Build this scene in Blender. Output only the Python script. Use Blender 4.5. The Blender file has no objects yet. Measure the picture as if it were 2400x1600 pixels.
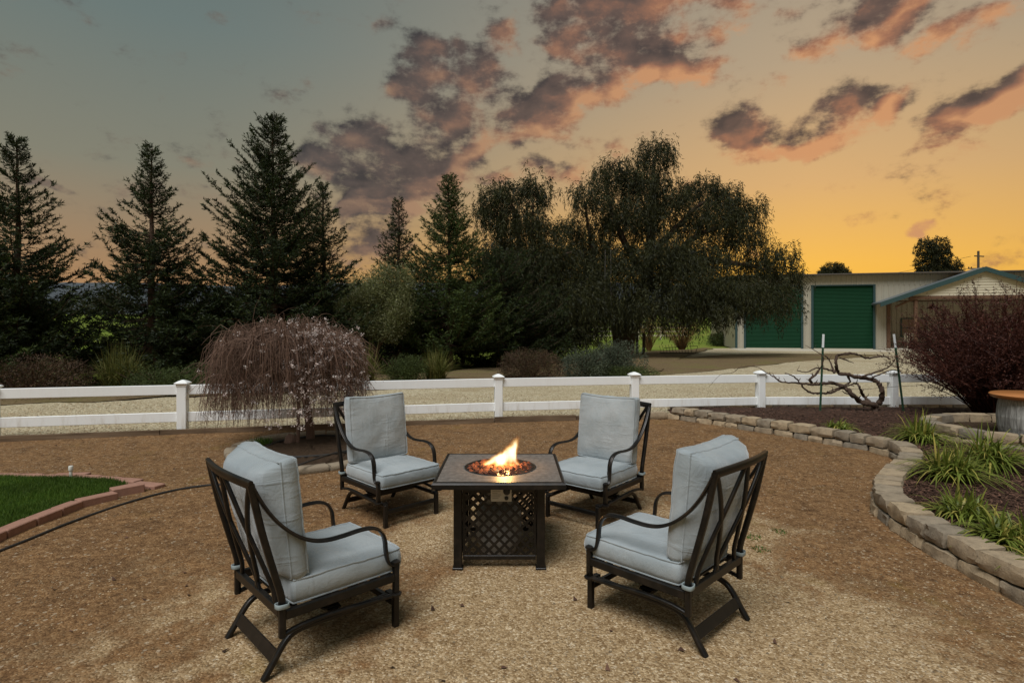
import bpy, math, random
import numpy as np
from mathutils import Vector, Matrix

R = math.radians
scene = bpy.context.scene
COL = scene.collection
random.seed(7)

# ------------------------------------------------------------------ camera
EYE = 1.53                      # eye height above the yard, metres
FPX, HOR = 1350.0, 765.0        # focal length and horizon row on a 2400 x 1600 survey sheet
cam_d = bpy.data.cameras.new('camera')
cam = bpy.data.objects.new('camera', cam_d)
COL.objects.link(cam)
cam.location = (0, 0, EYE)
cam.rotation_euler = (R(90), 0, 0)
cam_d.sensor_width = 36
cam_d.lens = FPX / 2400 * 36
cam_d.shift_y = -(800 - HOR) / 2400
cam_d.clip_start = 0.05
cam_d.clip_end = 9000
scene.camera = cam

# ------------------------------------------------------------------ render / exposure
scene.render.engine = 'CYCLES'
scene.view_settings.view_transform = 'Standard'
scene.view_settings.look = 'None'
scene.view_settings.exposure = 0.0
scene.view_settings.gamma = 1.0
scene.view_settings.use_curve_mapping = False
cy = scene.cycles
cy.use_denoising = True
try:
    cy.denoiser = 'OPENIMAGEDENOISE'
    cy.denoising_input_passes = 'RGB_ALBEDO_NORMAL'
    cy.denoising_prefilter = 'ACCURATE'
except Exception:
    pass
cy.max_bounces = 6
cy.diffuse_bounces = 3
cy.glossy_bounces = 2
cy.transmission_bounces = 3
cy.volume_bounces = 0
cy.sample_clamp_indirect = 4.0
cy.caustics_reflective = False
cy.caustics_refractive = False


# ------------------------------------------------------------------ node helper
def sl(c):
    """sRGB 0-255 to linear"""
    out = []
    for v in c:
        v /= 255.0
        out.append(v / 12.92 if v <= 0.04045 else ((v + 0.055) / 1.055) ** 2.4)
    return tuple(out) + (1.0,)


class NT:
    def __init__(s, tree):
        s.t = tree

    def n(s, kind, ins=None, **attrs):
        nd = s.t.nodes.new(kind)
        for k, v in attrs.items():
            setattr(nd, k, v)
        for k, v in (ins or {}).items():
            sock = nd.inputs[k]
            if hasattr(v, 'is_output') or isinstance(v, bpy.types.NodeSocket):
                s.t.links.new(v, sock)
            else:
                sock.default_value = v
        return nd

    def m(s, op, a, b=None, c=None, clamp=False):
        ins = {0: a}
        if b is not None:
            ins[1] = b
        if c is not None:
            ins[2] = c
        return s.n('ShaderNodeMath', ins, operation=op, use_clamp=clamp).outputs[0]

    def mix(s, f, a, b, blend='MIX'):
        nd = s.t.nodes.new('ShaderNodeMix')
        nd.data_type = 'RGBA'
        nd.blend_type = blend
        for i, v in ((0, f), (6, a), (7, b)):
            if isinstance(v, bpy.types.NodeSocket):
                s.t.links.new(v, nd.inputs[i])
            else:
                if i and len(v) == 3:
                    v = tuple(v) + (1.0,)
                nd.inputs[i].default_value = v
        return nd.outputs[2]

    def ss(s, v, lo, hi, tlo=0.0, thi=1.0):
        nd = s.n('ShaderNodeMapRange', {0: v, 1: lo, 2: hi, 3: tlo, 4: thi})
        nd.interpolation_type = 'SMOOTHSTEP'
        return nd.outputs[0]

    def ramp(s, f, stops, interp='LINEAR'):
        nd = s.n('ShaderNodeValToRGB', {0: f})
        r = nd.color_ramp
        r.interpolation = interp
        while len(r.elements) < len(stops):
            r.elements.new(0.5)
        for e, (p, c) in zip(r.elements, stops):
            e.position = p
            e.color = c if len(c) == 4 else tuple(c) + (1.0,)
        return nd.outputs[0]

    def noise(s, vec, scale, detail=4, rough=0.55, dist=0.0, out=0):
        nd = s.n('ShaderNodeTexNoise', {'Scale': scale, 'Detail': detail, 'Roughness': rough, 'Distortion': dist})
        if vec is not None:
            s.t.links.new(vec, nd.inputs['Vector'])
        return nd.outputs[out]


# ------------------------------------------------------------------ sky (sunset, broken cloud)
SUN_AZ = math.atan(700 / FPX)           # the glow sits low over the barn roof
world = bpy.data.worlds.new('World')
scene.world = world
world.cycles.sampling_method = 'NONE'      # a smooth sky needs no sampling map
world.use_nodes = True
wt = world.node_tree
wt.nodes.clear()


def azel(px, py):
    u, v = (px - 1200) / FPX, (HOR - py) / FPX
    a = math.atan(u)
    return a, math.atan(v * math.cos(a))


# cloud masses: centre, half size (survey sheet units), tilt, weight
CLOUDS = [
    (880, 390, 175, 85, 8, 1.0), (800, 352, 110, 62, 0, .9), (975, 425, 130, 70, 10, 1.0), (850, 466, 130, 34, -4, .9),
    (1010, 235, 120, 150, 0, .95), (960, 165, 85, 100, 0, .8), (1080, 305, 80, 60, 0, .75), (1215, 262, 130, 70, -8, .95),
    (1300, 302, 85, 42, 0, .75), (1395, 95, 190, 120, -6, 1.0), (1570, 55, 190, 105, 0, .95), (1310, 30, 120, 80, 0, .9),
    (1270, 200, 110, 50, -25, .6), (1600, 172, 125, 34, 8, .8), (1400, 185, 120, 45, 0, .6), (1120, 150, 90, 100, 0, .6),
    (1725, 312, 120, 55, 26, 1.0), (1660, 290, 60, 40, 0, .7), (1955, 268, 165, 75, -4, 1.05), (2080, 240, 60, 40, 0, .6),
    (2290, 205, 160, 48, -14, 1.0), (2205, 272, 120, 52, -6, .9), (1945, 72, 145, 75, -18, .95), (2090, 25, 150, 75, 0, .9),
    (2265, 55, 150, 36, 6, .85), (2095, 110, 90, 30, -22, .8), (2110, 536, 42, 16, 0, 1.25), (1210, 402, 140, 28, 0, .62),
    (1375, 350, 110, 50, -20, .66), (250, 426, 85, 30, 10, .85), (452, 402, 70, 22, 14, .8), (470, 452, 95, 24, 10, .8),
    (835, 530, 150, 32, 0, .95), (920, 480, 150, 34, 0, .8), (870, 586, 150, 38, 0, .85), (785, 288, 90, 36, 20, .75),
    (105, 426, 80, 14, 0, .75), (490, 552, 55, 15, 0, .75), (2200, 345, 130, 26, 0, .6), (1840, 340, 90, 26, 0, .55),
    (690, 380, 50, 40, 0, .6), (1150, 60, 45, 30, 0, .55), (715, 440, 40, 20, 0, .6),
]
grp = bpy.data.node_groups.new('cloud_cover', 'ShaderNodeTree')
grp.interface.new_socket('P', in_out='INPUT', socket_type='NodeSocketVector')
grp.interface.new_socket('Cover', in_out='OUTPUT', socket_type='NodeSocketFloat')
grp.interface.new_socket('Body', in_out='OUTPUT', socket_type='NodeSocketFloat')
grp.interface.new_socket('Grain', in_out='OUTPUT', socket_type='NodeSocketFloat')
g = NT(grp)
gin, gout = grp.nodes.new('NodeGroupInput'), grp.nodes.new('NodeGroupOutput')
TILT = R(12)                     # most of the streaks climb to the right
wn_ = g.n('ShaderNodeTexNoise', {'Vector': gin.outputs[0], 'Scale': 8.0, 'Detail': 3.0, 'Roughness': 0.55}, noise_dimensions='2D').outputs['Color']
wv = g.n('ShaderNodeVectorMath', {0: wn_, 1: (0.5, 0.5, 0.5)}, operation='SUBTRACT').outputs[0]
PW_ = g.n('ShaderNodeVectorMath', {0: wv, 1: (0.10, 0.07, 0.0), 2: gin.outputs[0]}, operation='MULTIPLY_ADD').outputs[0]
rot_x = g.n('ShaderNodeVectorMath', {0: PW_, 1: (math.cos(TILT), math.sin(TILT), 0)}, operation='DOT_PRODUCT').outputs['Value']
rot_y = g.n('ShaderNodeVectorMath', {0: PW_, 1: (-math.sin(TILT), math.cos(TILT), 0)}, operation='DOT_PRODUCT').outputs['Value']
rot_p = g.n('ShaderNodeCombineXYZ', {0: rot_x, 1: rot_y, 2: 0.0}).outputs[0]
acc = None
for (cx, cyy, rx, ry, tilt, w) in CLOUDS:
    cx, cyy, rx, ry = cx * 1.0204, cyy * 1.0204, rx * 1.0204, ry * 1.0204
    a, e = azel(cx, cyy)
    k2 = math.cos(a) ** 2
    src = PW_
    if tilt < -3:
        src = rot_p
        a, e = a * math.cos(TILT) + e * math.sin(TILT), -a * math.sin(TILT) + e * math.cos(TILT)
    ix, iy = 1 / (rx / FPX * k2 * 1.12), 1 / (ry / FPX * math.cos(a) * 1.15)
    q = g.n('ShaderNodeVectorMath', {0: src, 1: (ix, iy, 0), 2: (-a * ix, -e * iy, 0)}, operation='MULTIPLY_ADD').outputs[0]
    r2 = g.n('ShaderNodeVectorMath', {0: q, 1: q}, operation='DOT_PRODUCT').outputs['Value']
    f = g.m('SUBTRACT', 1.0, r2, clamp=True)
    acc = g.m('MULTIPLY', f, w) if acc is None else g.m('MULTIPLY_ADD', f, w, acc)
acc = g.m('MINIMUM', acc, 1.15)
st = g.n('ShaderNodeVectorMath', {0: gin.outputs[0], 1: (1.0, 1.7, 1.0)}, operation='MULTIPLY').outputs[0]
nz = g.n('ShaderNodeTexNoise', {'Vector': st, 'Scale': 12.0, 'Detail': 8.0, 'Roughness': 0.62, 'Distortion': 0.0}, noise_dimensions='2D').outputs[0]
nl = g.n('ShaderNodeTexNoise', {'Vector': st, 'Scale': 12.0, 'Detail': 1.6, 'Roughness': 0.62, 'Distortion': 0.0}, noise_dimensions='2D').outputs[0]
d = g.m('MULTIPLY_ADD', g.m('SUBTRACT', nz, 0.5), 2.8, g.m('MULTIPLY', acc, 0.88))
grp.links.new(g.ss(d, 0.05, 1.25), gout.inputs[0])
grp.links.new(g.m('MULTIPLY_ADD', g.m('SUBTRACT', nl, 0.5), 1.7, g.m('MULTIPLY', acc, 0.9)), gout.inputs[1])
grp.links.new(nz, gout.inputs[2])

w = NT(wt)
tc = w.n('ShaderNodeTexCoord')
nrm = w.n('ShaderNodeVectorMath', {0: tc.outputs['Generated']}, operation='NORMALIZE').outputs[0]
sx = w.n('ShaderNodeSeparateXYZ', {0: nrm})
az = w.m('ARCTAN2', sx.outputs[0], sx.outputs[1])
el = w.m('ARCSINE', sx.outputs[2])
pol = w.n('ShaderNodeCombineXYZ', {0: az, 1: el, 2: 0.0}).outputs[0]
# warmth falls off with the angle from the sunset
daz = w.m('ABSOLUTE', w.m('SUBTRACT', az, SUN_AZ))
warm = w.ss(daz, R(60), R(-4))
elr = w.m('DIVIDE', el, R(45), clamp=True)
cool = w.ramp(elr, [(0.0, sl((188, 136, 88))), (0.10, sl((168, 132, 95))), (0.30, sl((132, 130, 114))), (0.55, sl((108, 121, 118))),
                    (0.80, sl((92, 109, 111))), (1.0, sl((86, 103, 107)))])
hot = w.ramp(elr, [(0.0, sl((255, 188, 42))), (0.12, sl((250, 190, 82))), (0.28, sl((220, 175, 117))), (0.50, sl((182, 160, 131))),
                   (0.75, sl((152, 145, 130))), (1.0, sl((130, 131, 125)))])
clear = w.mix(warm, cool, hot)
cv = w.n('ShaderNodeGroup', {0: pol}, node_tree=grp)
# towards the sunset: the side of each cloud that catches the light
sh = w.n('ShaderNodeCombineXYZ', {0: w.m('ADD', az, 0.020), 1: w.m('SUBTRACT', el, 0.024), 2: 0.0}).outputs[0]
cv2 = w.n('ShaderNodeGroup', {0: sh}, node_tree=grp)
c1, c2 = cv.outputs[0], cv2.outputs[0]
thin = w.m('SUBTRACT', 1.0, c1)
grad = w.m('SUBTRACT', cv.outputs[1], cv2.outputs[1])       # how fast the cloud thins towards the sunset
lit = w.m('MULTIPLY_ADD', grad, 0.80, w.m('MULTIPLY_ADD', thin, 0.30, 0.28))
lit = w.m('MULTIPLY_ADD', w.m('SUBTRACT', cv.outputs[2], 0.5), -0.9, lit, clamp=True)
grey_side = w.ramp(lit, [(0.0, sl((54, 53, 57))), (0.45, sl((86, 79, 77))), (1.0, sl((140, 120, 102)))])
glow_side = w.ramp(lit, [(0.0, sl((70, 60, 60))), (0.35, sl((104, 82, 74))), (0.65, sl((162, 110, 84))), (1.0, sl((210, 150, 104)))])
ccol = w.mix(warm, grey_side, glow_side)
sky = w.mix(w.m('MULTIPLY', w.ss(c1, 0.0, 0.9), 0.93), clear, ccol)
# below the horizon the world goes on as dim ground light
below = w.ss(el, -0.06, -0.005)
sky = w.mix(below, sl((70, 62, 48)), sky)
bg = w.n('ShaderNodeBackground', {0: sky, 1: 1.0})
wo = w.n('ShaderNodeOutputWorld', {0: bg.outputs[0]})

# ------------------------------------------------------------------ sun: broad soft light of the high evening sky
sun_d = bpy.data.lights.new('sun', 'SUN')
sun_d.energy = 3.4
sun_d.angle = R(36)
sun_d.color = (1.0, 0.985, 0.965)
sun = bpy.data.objects.new('sun', sun_d)
COL.objects.link(sun)
sun.location = (-6, -6, 14)
sun.rotation_euler = Vector((0.22, 0.46, -0.86)).to_track_quat('-Z', 'Y').to_euler()


# ------------------------------------------------------------------ survey helper: sheet point -> world point at height z
def G(px, py, z=0.0):
    d = (EYE - z) * FPX / (py - HOR)
    return Vector(((px - 1200) / FPX * d, d, z))


def AT(px, py, d):
    return Vector(((px - 1200) / FPX * d, d, EYE + (HOR - py) / FPX * d))


# ------------------------------------------------------------------ object helpers
def tag(o, label=None, cat=None, group=None, kind=None):
    if label:
        o['label'] = label
    if cat:
        o['category'] = cat
    if group:
        o['group'] = group
    if kind:
        o['kind'] = kind
    return o


def empty(name, loc=(0, 0, 0), rz=0.0):
    o = bpy.data.objects.new(name, None)
    o.empty_display_size = 0.2
    o.location = loc
    o.rotation_euler = (0, 0, rz)
    COL.objects.link(o)
    return o


def link(name, me, mat, parent=None):
    o = bpy.data.objects.new(name, me)
    COL.objects.link(o)
    if mat is not None and not me.materials:
        me.materials.append(mat)
    if parent is not None:
        o.parent = parent
    return o


def copy_tree(o, parent=None):
    c = o.copy()
    COL.objects.link(c)
    c.parent = parent
    for ch in list(o.children):
        copy_tree(ch, c)
    return c


def np_mesh(name, V, F, smooth=False):
    """V (n,3) array, F (m,k) array of one face size"""
    V = np.ascontiguousarray(V, dtype=np.float32)
    F = np.ascontiguousarray(F, dtype=np.int32)
    me = bpy.data.meshes.new(name)
    me.vertices.add(len(V))
    me.vertices.foreach_set('co', V.ravel())
    m, k = F.shape
    me.loops.add(m * k)
    me.loops.foreach_set('vertex_index', F.ravel())
    me.polygons.add(m)
    me.polygons.foreach_set('loop_start', np.arange(0, m * k, k, dtype=np.int32))
    try:
        me.polygons.foreach_set('loop_total', np.full(m, k, dtype=np.int32))
    except Exception:
        pass
    me.update(calc_edges=True)
    me.validate()
    if smooth:
        me.polygons.foreach_set('use_smooth', np.ones(len(me.polygons), dtype=bool))
    return me


def catmull(pts, n=6, closed=False):
    P = [Vector(p) for p in pts]
    out = []
    L = len(P)
    rng = range(L if closed else L - 1)
    for i in rng:
        if closed:
            p0, p1, p2, p3 = P[(i - 1) % L], P[i], P[(i + 1) % L], P[(i + 2) % L]
        else:
            p1, p2 = P[i], P[i + 1]
            p0 = P[i - 1] if i else p1 * 2 - p2
            p3 = P[i + 2] if i + 2 < L else p2 * 2 - p1
        for k in range(n):
            t = k / n
            out.append(0.5 * ((2 * p1) + (p2 - p0) * t + (2 * p0 - 5 * p1 + 4 * p2 - p3) * t * t + (3 * p1 - p0 - 3 * p2 + p3) * t ** 3))
    if not closed:
        out.append(P[-1].copy())
    return out


class MB:
    """collects shapes, then links them as one mesh"""
    def __init__(s):
        s.v, s.f = [], []

    def add(s, vs, fs):
        b = len(s.v)
        s.v += [tuple(v) for v in vs]
        s.f += [tuple(i + b for i in f) for f in fs]

    def box(s, lo, hi, M=None):
        x0, y0, z0 = lo
        x1, y1, z1 = hi
        vs = [Vector(p) for p in ((x0, y0, z0), (x1, y0, z0), (x1, y1, z0), (x0, y1, z0), (x0, y0, z1), (x1, y0, z1), (x1, y1, z1), (x0, y1, z1))]
        if M is not None:
            vs = [M @ v for v in vs]
        s.add(vs, [(3, 2, 1, 0), (4, 5, 6, 7), (0, 1, 5, 4), (1, 2, 6, 5), (2, 3, 7, 6), (3, 0, 4, 7)])
        return s

    def cbox(s, lo, hi, c=0.003, M=None):
        """box with chamfered edges"""
        lo, hi = Vector(lo), Vector(hi)
        c = min(c, *(0.45 * abs(hi[i] - lo[i]) for i in range(3)))
        pts = {}
        vs = []
        for ix in (0, 1):
            for iy in (0, 1):
                for iz in (0, 1):
                    base = [hi[0] if ix else lo[0], hi[1] if iy else lo[1], hi[2] if iz else lo[2]]
                    sg = [-1 if ix else 1, -1 if iy else 1, -1 if iz else 1]
                    for ax in range(3):
                        p = list(base)
                        for o in range(3):
                            if o != ax:
                                p[o] += sg[o] * c
                        pts[(ix, iy, iz, ax)] = len(vs)
                        vs.append(Vector(p))
        fs = []
        for ax in range(3):
            a, b = [i for i in range(3) if i != ax]
            for sd in (0, 1):
                q = []
                for (u, v) in ((0, 0), (1, 0), (1, 1), (0, 1)):
                    k = [0, 0, 0]
                    k[ax], k[a], k[b] = sd, u, v
                    q.append(pts[(*k, ax)])
                flip = (sd == 1) ^ (ax == 1)
                fs.append(tuple(q) if flip else tuple(reversed(q)))
        for ax in range(3):
            a, b = [i for i in range(3) if i != ax]
            for u in (0, 1):
                for v in (0, 1):
                    k0, k1 = [0, 0, 0], [0, 0, 0]
                    k0[ax], k1[ax] = 0, 1
                    k0[a] = k1[a] = u
                    k0[b] = k1[b] = v
                    fs.append((pts[(*k0, a)], pts[(*k1, a)], pts[(*k1, b)], pts[(*k0, b)]))
        for ix in (0, 1):
            for iy in (0, 1):
                for iz in (0, 1):
                    fs.append((pts[(ix, iy, iz, 0)], pts[(ix, iy, iz, 1)], pts[(ix, iy, iz, 2)]))
        if M is not None:
            vs = [M @ v for v in vs]
        s.add(vs, fs)
        return s

    def tube(s, path, rad, n=6, cap=True):
        P = [Vector(p) for p in path]
        L = len(P)
        rr = rad if hasattr(rad, '__len__') else [rad] * L
        ref = None
        rings = []
        for i in range(L):
            t = (P[min(i + 1, L - 1)] - P[max(i - 1, 0)])
            if t.length < 1e-9:
                t = Vector((0, 0, 1))
            t.normalize()
            if ref is None:
                ref = Vector((0, 0, 1)) if abs(t.z) < 0.9 else Vector((1, 0, 0))
            a = ref - t * ref.dot(t)
            if a.length < 1e-6:
                a = t.orthogonal()
            a.normalize()
            ref = a
            b = t.cross(a)
            rings.append([P[i] + (a * math.cos(2 * math.pi * k / n) + b * math.sin(2 * math.pi * k / n)) * rr[i] for k in range(n)])
        vs = [v for r in rings for v in r]
        fs = []
        for i in range(L - 1):
            for k in range(n):
                fs.append((i * n + k, i * n + (k + 1) % n, (i + 1) * n + (k + 1) % n, (i + 1) * n + k))
        if cap:
            fs.append(tuple(reversed(range(n))))
            fs.append(tuple((L - 1) * n + k for k in range(n)))
        s.add(vs, fs)
        return s

    def strap(s, path, side, wd, th, ch=0.25, closed=False):
        """flat bar swept along a path; side = fixed width axis"""
        P = [Vector(p) for p in path]
        sd = Vector(side).normalized()
        L = len(P)
        c = min(wd, th) * ch
        prof = [(-wd / 2 + c, -th / 2), (wd / 2 - c, -th / 2), (wd / 2, -th / 2 + c), (wd / 2, th / 2 - c), (wd / 2 - c, th / 2), (-wd / 2 + c, th / 2), (-wd / 2, th / 2 - c), (-wd / 2, -th / 2 + c)]
        vs = []
        for i in range(L):
            t = (P[(i + 1) % L] - P[i - 1]) if closed else (P[min(i + 1, L - 1)] - P[max(i - 1, 0)])
            t.normalize()
            s2 = sd - t * sd.dot(t)
            s2.normalize()
            nn = t.cross(s2)
            vs += [P[i] + s2 * a + nn * b for a, b in prof]
        fs = []
        for i in range(L if closed else L - 1):
            j = (i + 1) % L
            for k in range(8):
                fs.append((i * 8 + k, i * 8 + (k + 1) % 8, j * 8 + (k + 1) % 8, j * 8 + k))
        if not closed:
            fs.append(tuple(reversed(range(8))))
            fs.append(tuple((L - 1) * 8 + k for k in range(8)))
        s.add(vs, fs)
        return s

    def lathe(s, prof, n=24, M=None):
        vs = []
        for (r, z) in prof:
            for k in range(n):
                a = 2 * math.pi * k / n
                v = Vector((r * math.cos(a), r * math.sin(a), z))
                vs.append(M @ v if M is not None else v)
        fs = []
        for i in range(len(prof) - 1):
            for k in range(n):
                fs.append((i * n + k, i * n + (k + 1) % n, (i + 1) * n + (k + 1) % n, (i + 1) * n + k))
        fs.append(tuple(reversed(range(n))))
        fs.append(tuple((len(prof) - 1) * n + k for k in range(n)))
        s.add(vs, fs)
        return s

    def build(s, name, mat, parent=None, smooth=False):
        me = bpy.data.meshes.new(name)
        me.from_pydata(s.v, [], s.f)
        me.update()
        if smooth:
            me.polygons.foreach_set('use_smooth', np.ones(len(me.polygons), dtype=bool))
            try:
                me.set_sharp_from_angle(angle=R(50))
            except Exception:
                pass
        return link(name, me, mat, parent)


def leaves_np(C, D, S, L, W):
    """pointed leaves: base C, direction D, side S (all n,3), length L and width W (n,)"""
    n = len(C)
    V = np.empty((n, 3, 3), np.float32)
    V[:, 0] = C + S * (W * 0.5)[:, None]
    V[:, 1] = C + D * L[:, None]
    V[:, 2] = C - S * (W * 0.5)[:, None]
    F = np.arange(n * 3, dtype=np.int32).reshape(n, 3)
    return V.reshape(-1, 3), F


def unit(A):
    return A / np.maximum(np.linalg.norm(A, axis=1, keepdims=True), 1e-9)


def rnd_dir(rng, n):
    return unit(rng.normal(size=(n, 3)))


def side_of(rng, D):
    return unit(np.cross(D, rnd_dir(rng, len(D))))


def vnoise(x, y, seed=0, oct=4, rough=0.5):
    """smooth value noise, 0..1"""
    tot = np.zeros_like(x)
    amp, norm, fr = 1.0, 0.0, 1.0
    for o in range(oct):
        X, Y = x * fr + 17.3 * o + seed * 3.1, y * fr - 9.7 * o + seed * 5.3
        ix, iy = np.floor(X).astype(np.int64), np.floor(Y).astype(np.int64)
        fx, fy = X - ix, Y - iy
        fx, fy = fx * fx * (3 - 2 * fx), fy * fy * (3 - 2 * fy)

        def h(a, b):
            q = (a * 374761393 + b * 668265263 + seed * 982451653) & 0x7fffffff
            q = ((q ^ (q >> 13)) * 1274126177) & 0x7fffffff
            return ((q ^ (q >> 16)) & 0xffff) / 65535.0
        v = (h(ix, iy) * (1 - fx) + h(ix + 1, iy) * fx) * (1 - fy) + (h(ix, iy + 1) * (1 - fx) + h(ix + 1, iy + 1) * fx) * fy
        tot += v * amp
        norm += amp
        amp *= rough
        fr *= 2.03
    return tot / norm


# ------------------------------------------------------------------ materials
MATS = {}


def new_mat(name):
    m = bpy.data.materials.new(name)
    m.use_nodes = True
    m.node_tree.nodes.clear()
    return m, NT(m.node_tree)


def finish(t, shader, disp=None):
    o = t.n('ShaderNodeOutputMaterial', {0: shader})
    if disp is not None:
        t.t.links.new(disp, o.inputs['Displacement'])


def pbsdf(t, col, rough=0.7, metal=0.0, normal=None, spec=0.5, **kw):
    ins = {'Base Color': col, 'Roughness': rough, 'Metallic': metal, 'Specular IOR Level': spec}
    ins.update(kw)
    if isinstance(col, tuple) and len(col) == 3:
        ins['Base Color'] = col + (1.0,)
    if normal is not None:
        ins['Normal'] = normal
    return t.n('ShaderNodeBsdfPrincipled', ins).outputs[0]


def objco(t):
    return t.n('ShaderNodeTexCoord').outputs['Object']


def bump(t, h, strength=0.4, dist=0.01, normal=None):
    ins = {'Height': h, 'Strength': strength, 'Distance': dist}
    if normal is not None:
        ins['Normal'] = normal
    return t.n('ShaderNodeBump', ins).outputs[0]


def simple(name, col, rough=0.6, metal=0.0, var=0.25, scale=8.0, bmp=0.15, bd=0.004, spec=0.4, island=0.0):
    m, t = new_mat(name)
    co = objco(t)
    n = t.noise(co, scale, 6, 0.6)
    c = t.mix(n, tuple(v * (1 - var) for v in col), tuple(min(1, v * (1 + var)) for v in col))
    if island:
        gi = t.n('ShaderNodeNewGeometry').outputs['Random Per Island']
        c = t.mix(1.0, c, t.mix(gi, (1 - island,) * 3, (1 + island,) * 3), 'MULTIPLY')
    n2 = t.noise(co, scale * 7, 4, 0.6)
    finish(t, pbsdf(t, c, rough, metal, bump(t, n2, bmp, bd), spec))
    MATS[name] = m
    return m


def leafmat(name, c1, c2, trans=0.3, rough=0.6, c3=None):
    m, t = new_mat(name)
    gi = t.n('ShaderNodeNewGeometry').outputs['Random Per Island']
    stops = [(0.0, c1), (1.0, c2)] if c3 is None else [(0.0, c1), (0.72, c2), (1.0, c3)]
    c = t.ramp(gi, stops)
    co = objco(t)
    n = t.noise(co, 1.3, 3, 0.6)
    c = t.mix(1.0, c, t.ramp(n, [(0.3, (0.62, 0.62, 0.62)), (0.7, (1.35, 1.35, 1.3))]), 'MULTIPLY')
    p = pbsdf(t, c, rough, 0.0, spec=0.25)
    tr = t.n('ShaderNodeBsdfTranslucent', {0: c}).outputs[0]
    mx = t.n('ShaderNodeMixShader', {0: trans, 1: p, 2: tr}).outputs[0]
    finish(t, mx)
    MATS[name] = m
    return m


# decomposed granite yard: pale crushed stone worn through to brown soil
def yard_mat():
    m, t = new_mat('decomposed_granite')
    co = objco(t)
    sp = t.n('ShaderNodeSeparateXYZ', {0: co})
    big = t.noise(co, 0.6, 5, 0.62, 0.8)
    mid = t.noise(co, 3.4, 6, 0.68, 0.6)
    sml = t.noise(co, 17, 5, 0.7, 0.3)
    grit = t.n('ShaderNodeTexVoronoi', {'Vector': co, 'Scale': 100.0, 'Randomness': 1.0})
    grit2 = t.n('ShaderNodeTexVoronoi', {'Vector': co, 'Scale': 30.0, 'Randomness': 1.0})
    gcol = t.n('ShaderNodeSeparateColor', {0: grit.outputs['Color']}).outputs[0]
    # trodden pale gravel around the seating, soil showing further out
    dx = t.m('DIVIDE', t.m('SUBTRACT', sp.outputs[0], 0.40), 1.95)
    dy = t.m('DIVIDE', t.m('SUBTRACT', sp.outputs[1], 2.8), 2.6)
    rad = t.m('SQRT', t.m('ADD', t.m('MULTIPLY', dx, dx), t.m('MULTIPLY', dy, dy)))
    k = t.m('MULTIPLY_ADD', t.m('SUBTRACT', big, 0.5), 3.4, rad)
    k = t.m('MULTIPLY_ADD', t.m('SUBTRACT', mid, 0.5), 1.8, k)
    k = t.m('MULTIPLY_ADD', t.m('SUBTRACT', sml, 0.5), 0.9, k)
    soil = t.ss(k, 0.48, 1.12)
    stone = t.ramp(gcol, [(0.0, (0.185, 0.115, 0.054)), (0.3, (0.275, 0.184, 0.094)), (0.65, (0.365, 0.258, 0.142)), (0.9, (0.45, 0.335, 0.20)), (1.0, (0.58, 0.475, 0.33))])
    dirt = t.ramp(t.m('MULTIPLY_ADD', t.m('SUBTRACT', gcol, 0.5), 0.25, sml), [(0.22, (0.050, 0.025, 0.011)), (0.45, (0.136, 0.070, 0.029)), (0.62, (0.210, 0.117, 0.051)), (0.82, (0.34, 0.225, 0.12))])
    tone = t.ramp(mid, [(0.3, (0.62, 0.58, 0.55)), (0.5, (1.0, 1.0, 1.0)), (0.72, (1.22, 1.18, 1.12))])
    dirt = t.mix(1.0, dirt, tone, 'MULTIPLY')
    stone = t.mix(1.0, stone, t.ramp(sml, [(0.28, (0.66, 0.60, 0.53)), (0.5, (1.0, 1.0, 1.0)), (0.7, (1.12, 1.12, 1.12))]), 'MULTIPLY')
    c = t.mix(t.m('MULTIPLY', soil, 0.92), stone, dirt)
    # single pale chips lying in the soil
    chip = t.m('MULTIPLY', t.ss(grit2.outputs['Distance'], 0.36, 0.22), t.ss(t.n('ShaderNodeSeparateColor', {0: grit2.outputs['Color']}).outputs[0], 0.80, 0.86))
    c = t.mix(t.m('MULTIPLY', chip, 0.5), c, (0.48, 0.40, 0.29))
    crumb = t.ss(t.noise(co, 13, 6, 0.75), 0.60, 0.68)
    c = t.mix(t.m('MULTIPLY', crumb, 0.7), c, (0.065, 0.040, 0.020))
    moss = t.m('MULTIPLY', t.ss(t.noise(co, 1.4, 5, 0.65), 0.58, 0.72), 0.42)
    c = t.mix(moss, c, (0.17, 0.112, 0.022))
    h = t.m('ADD', t.m('MULTIPLY', grit.outputs['Distance'], -0.7), t.m('MULTIPLY', sml, 1.3))
    finish(t, pbsdf(t, c, 0.95, 0, bump(t, h, 0.6, 0.014), 0.15))
    MATS['yard'] = m


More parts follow.
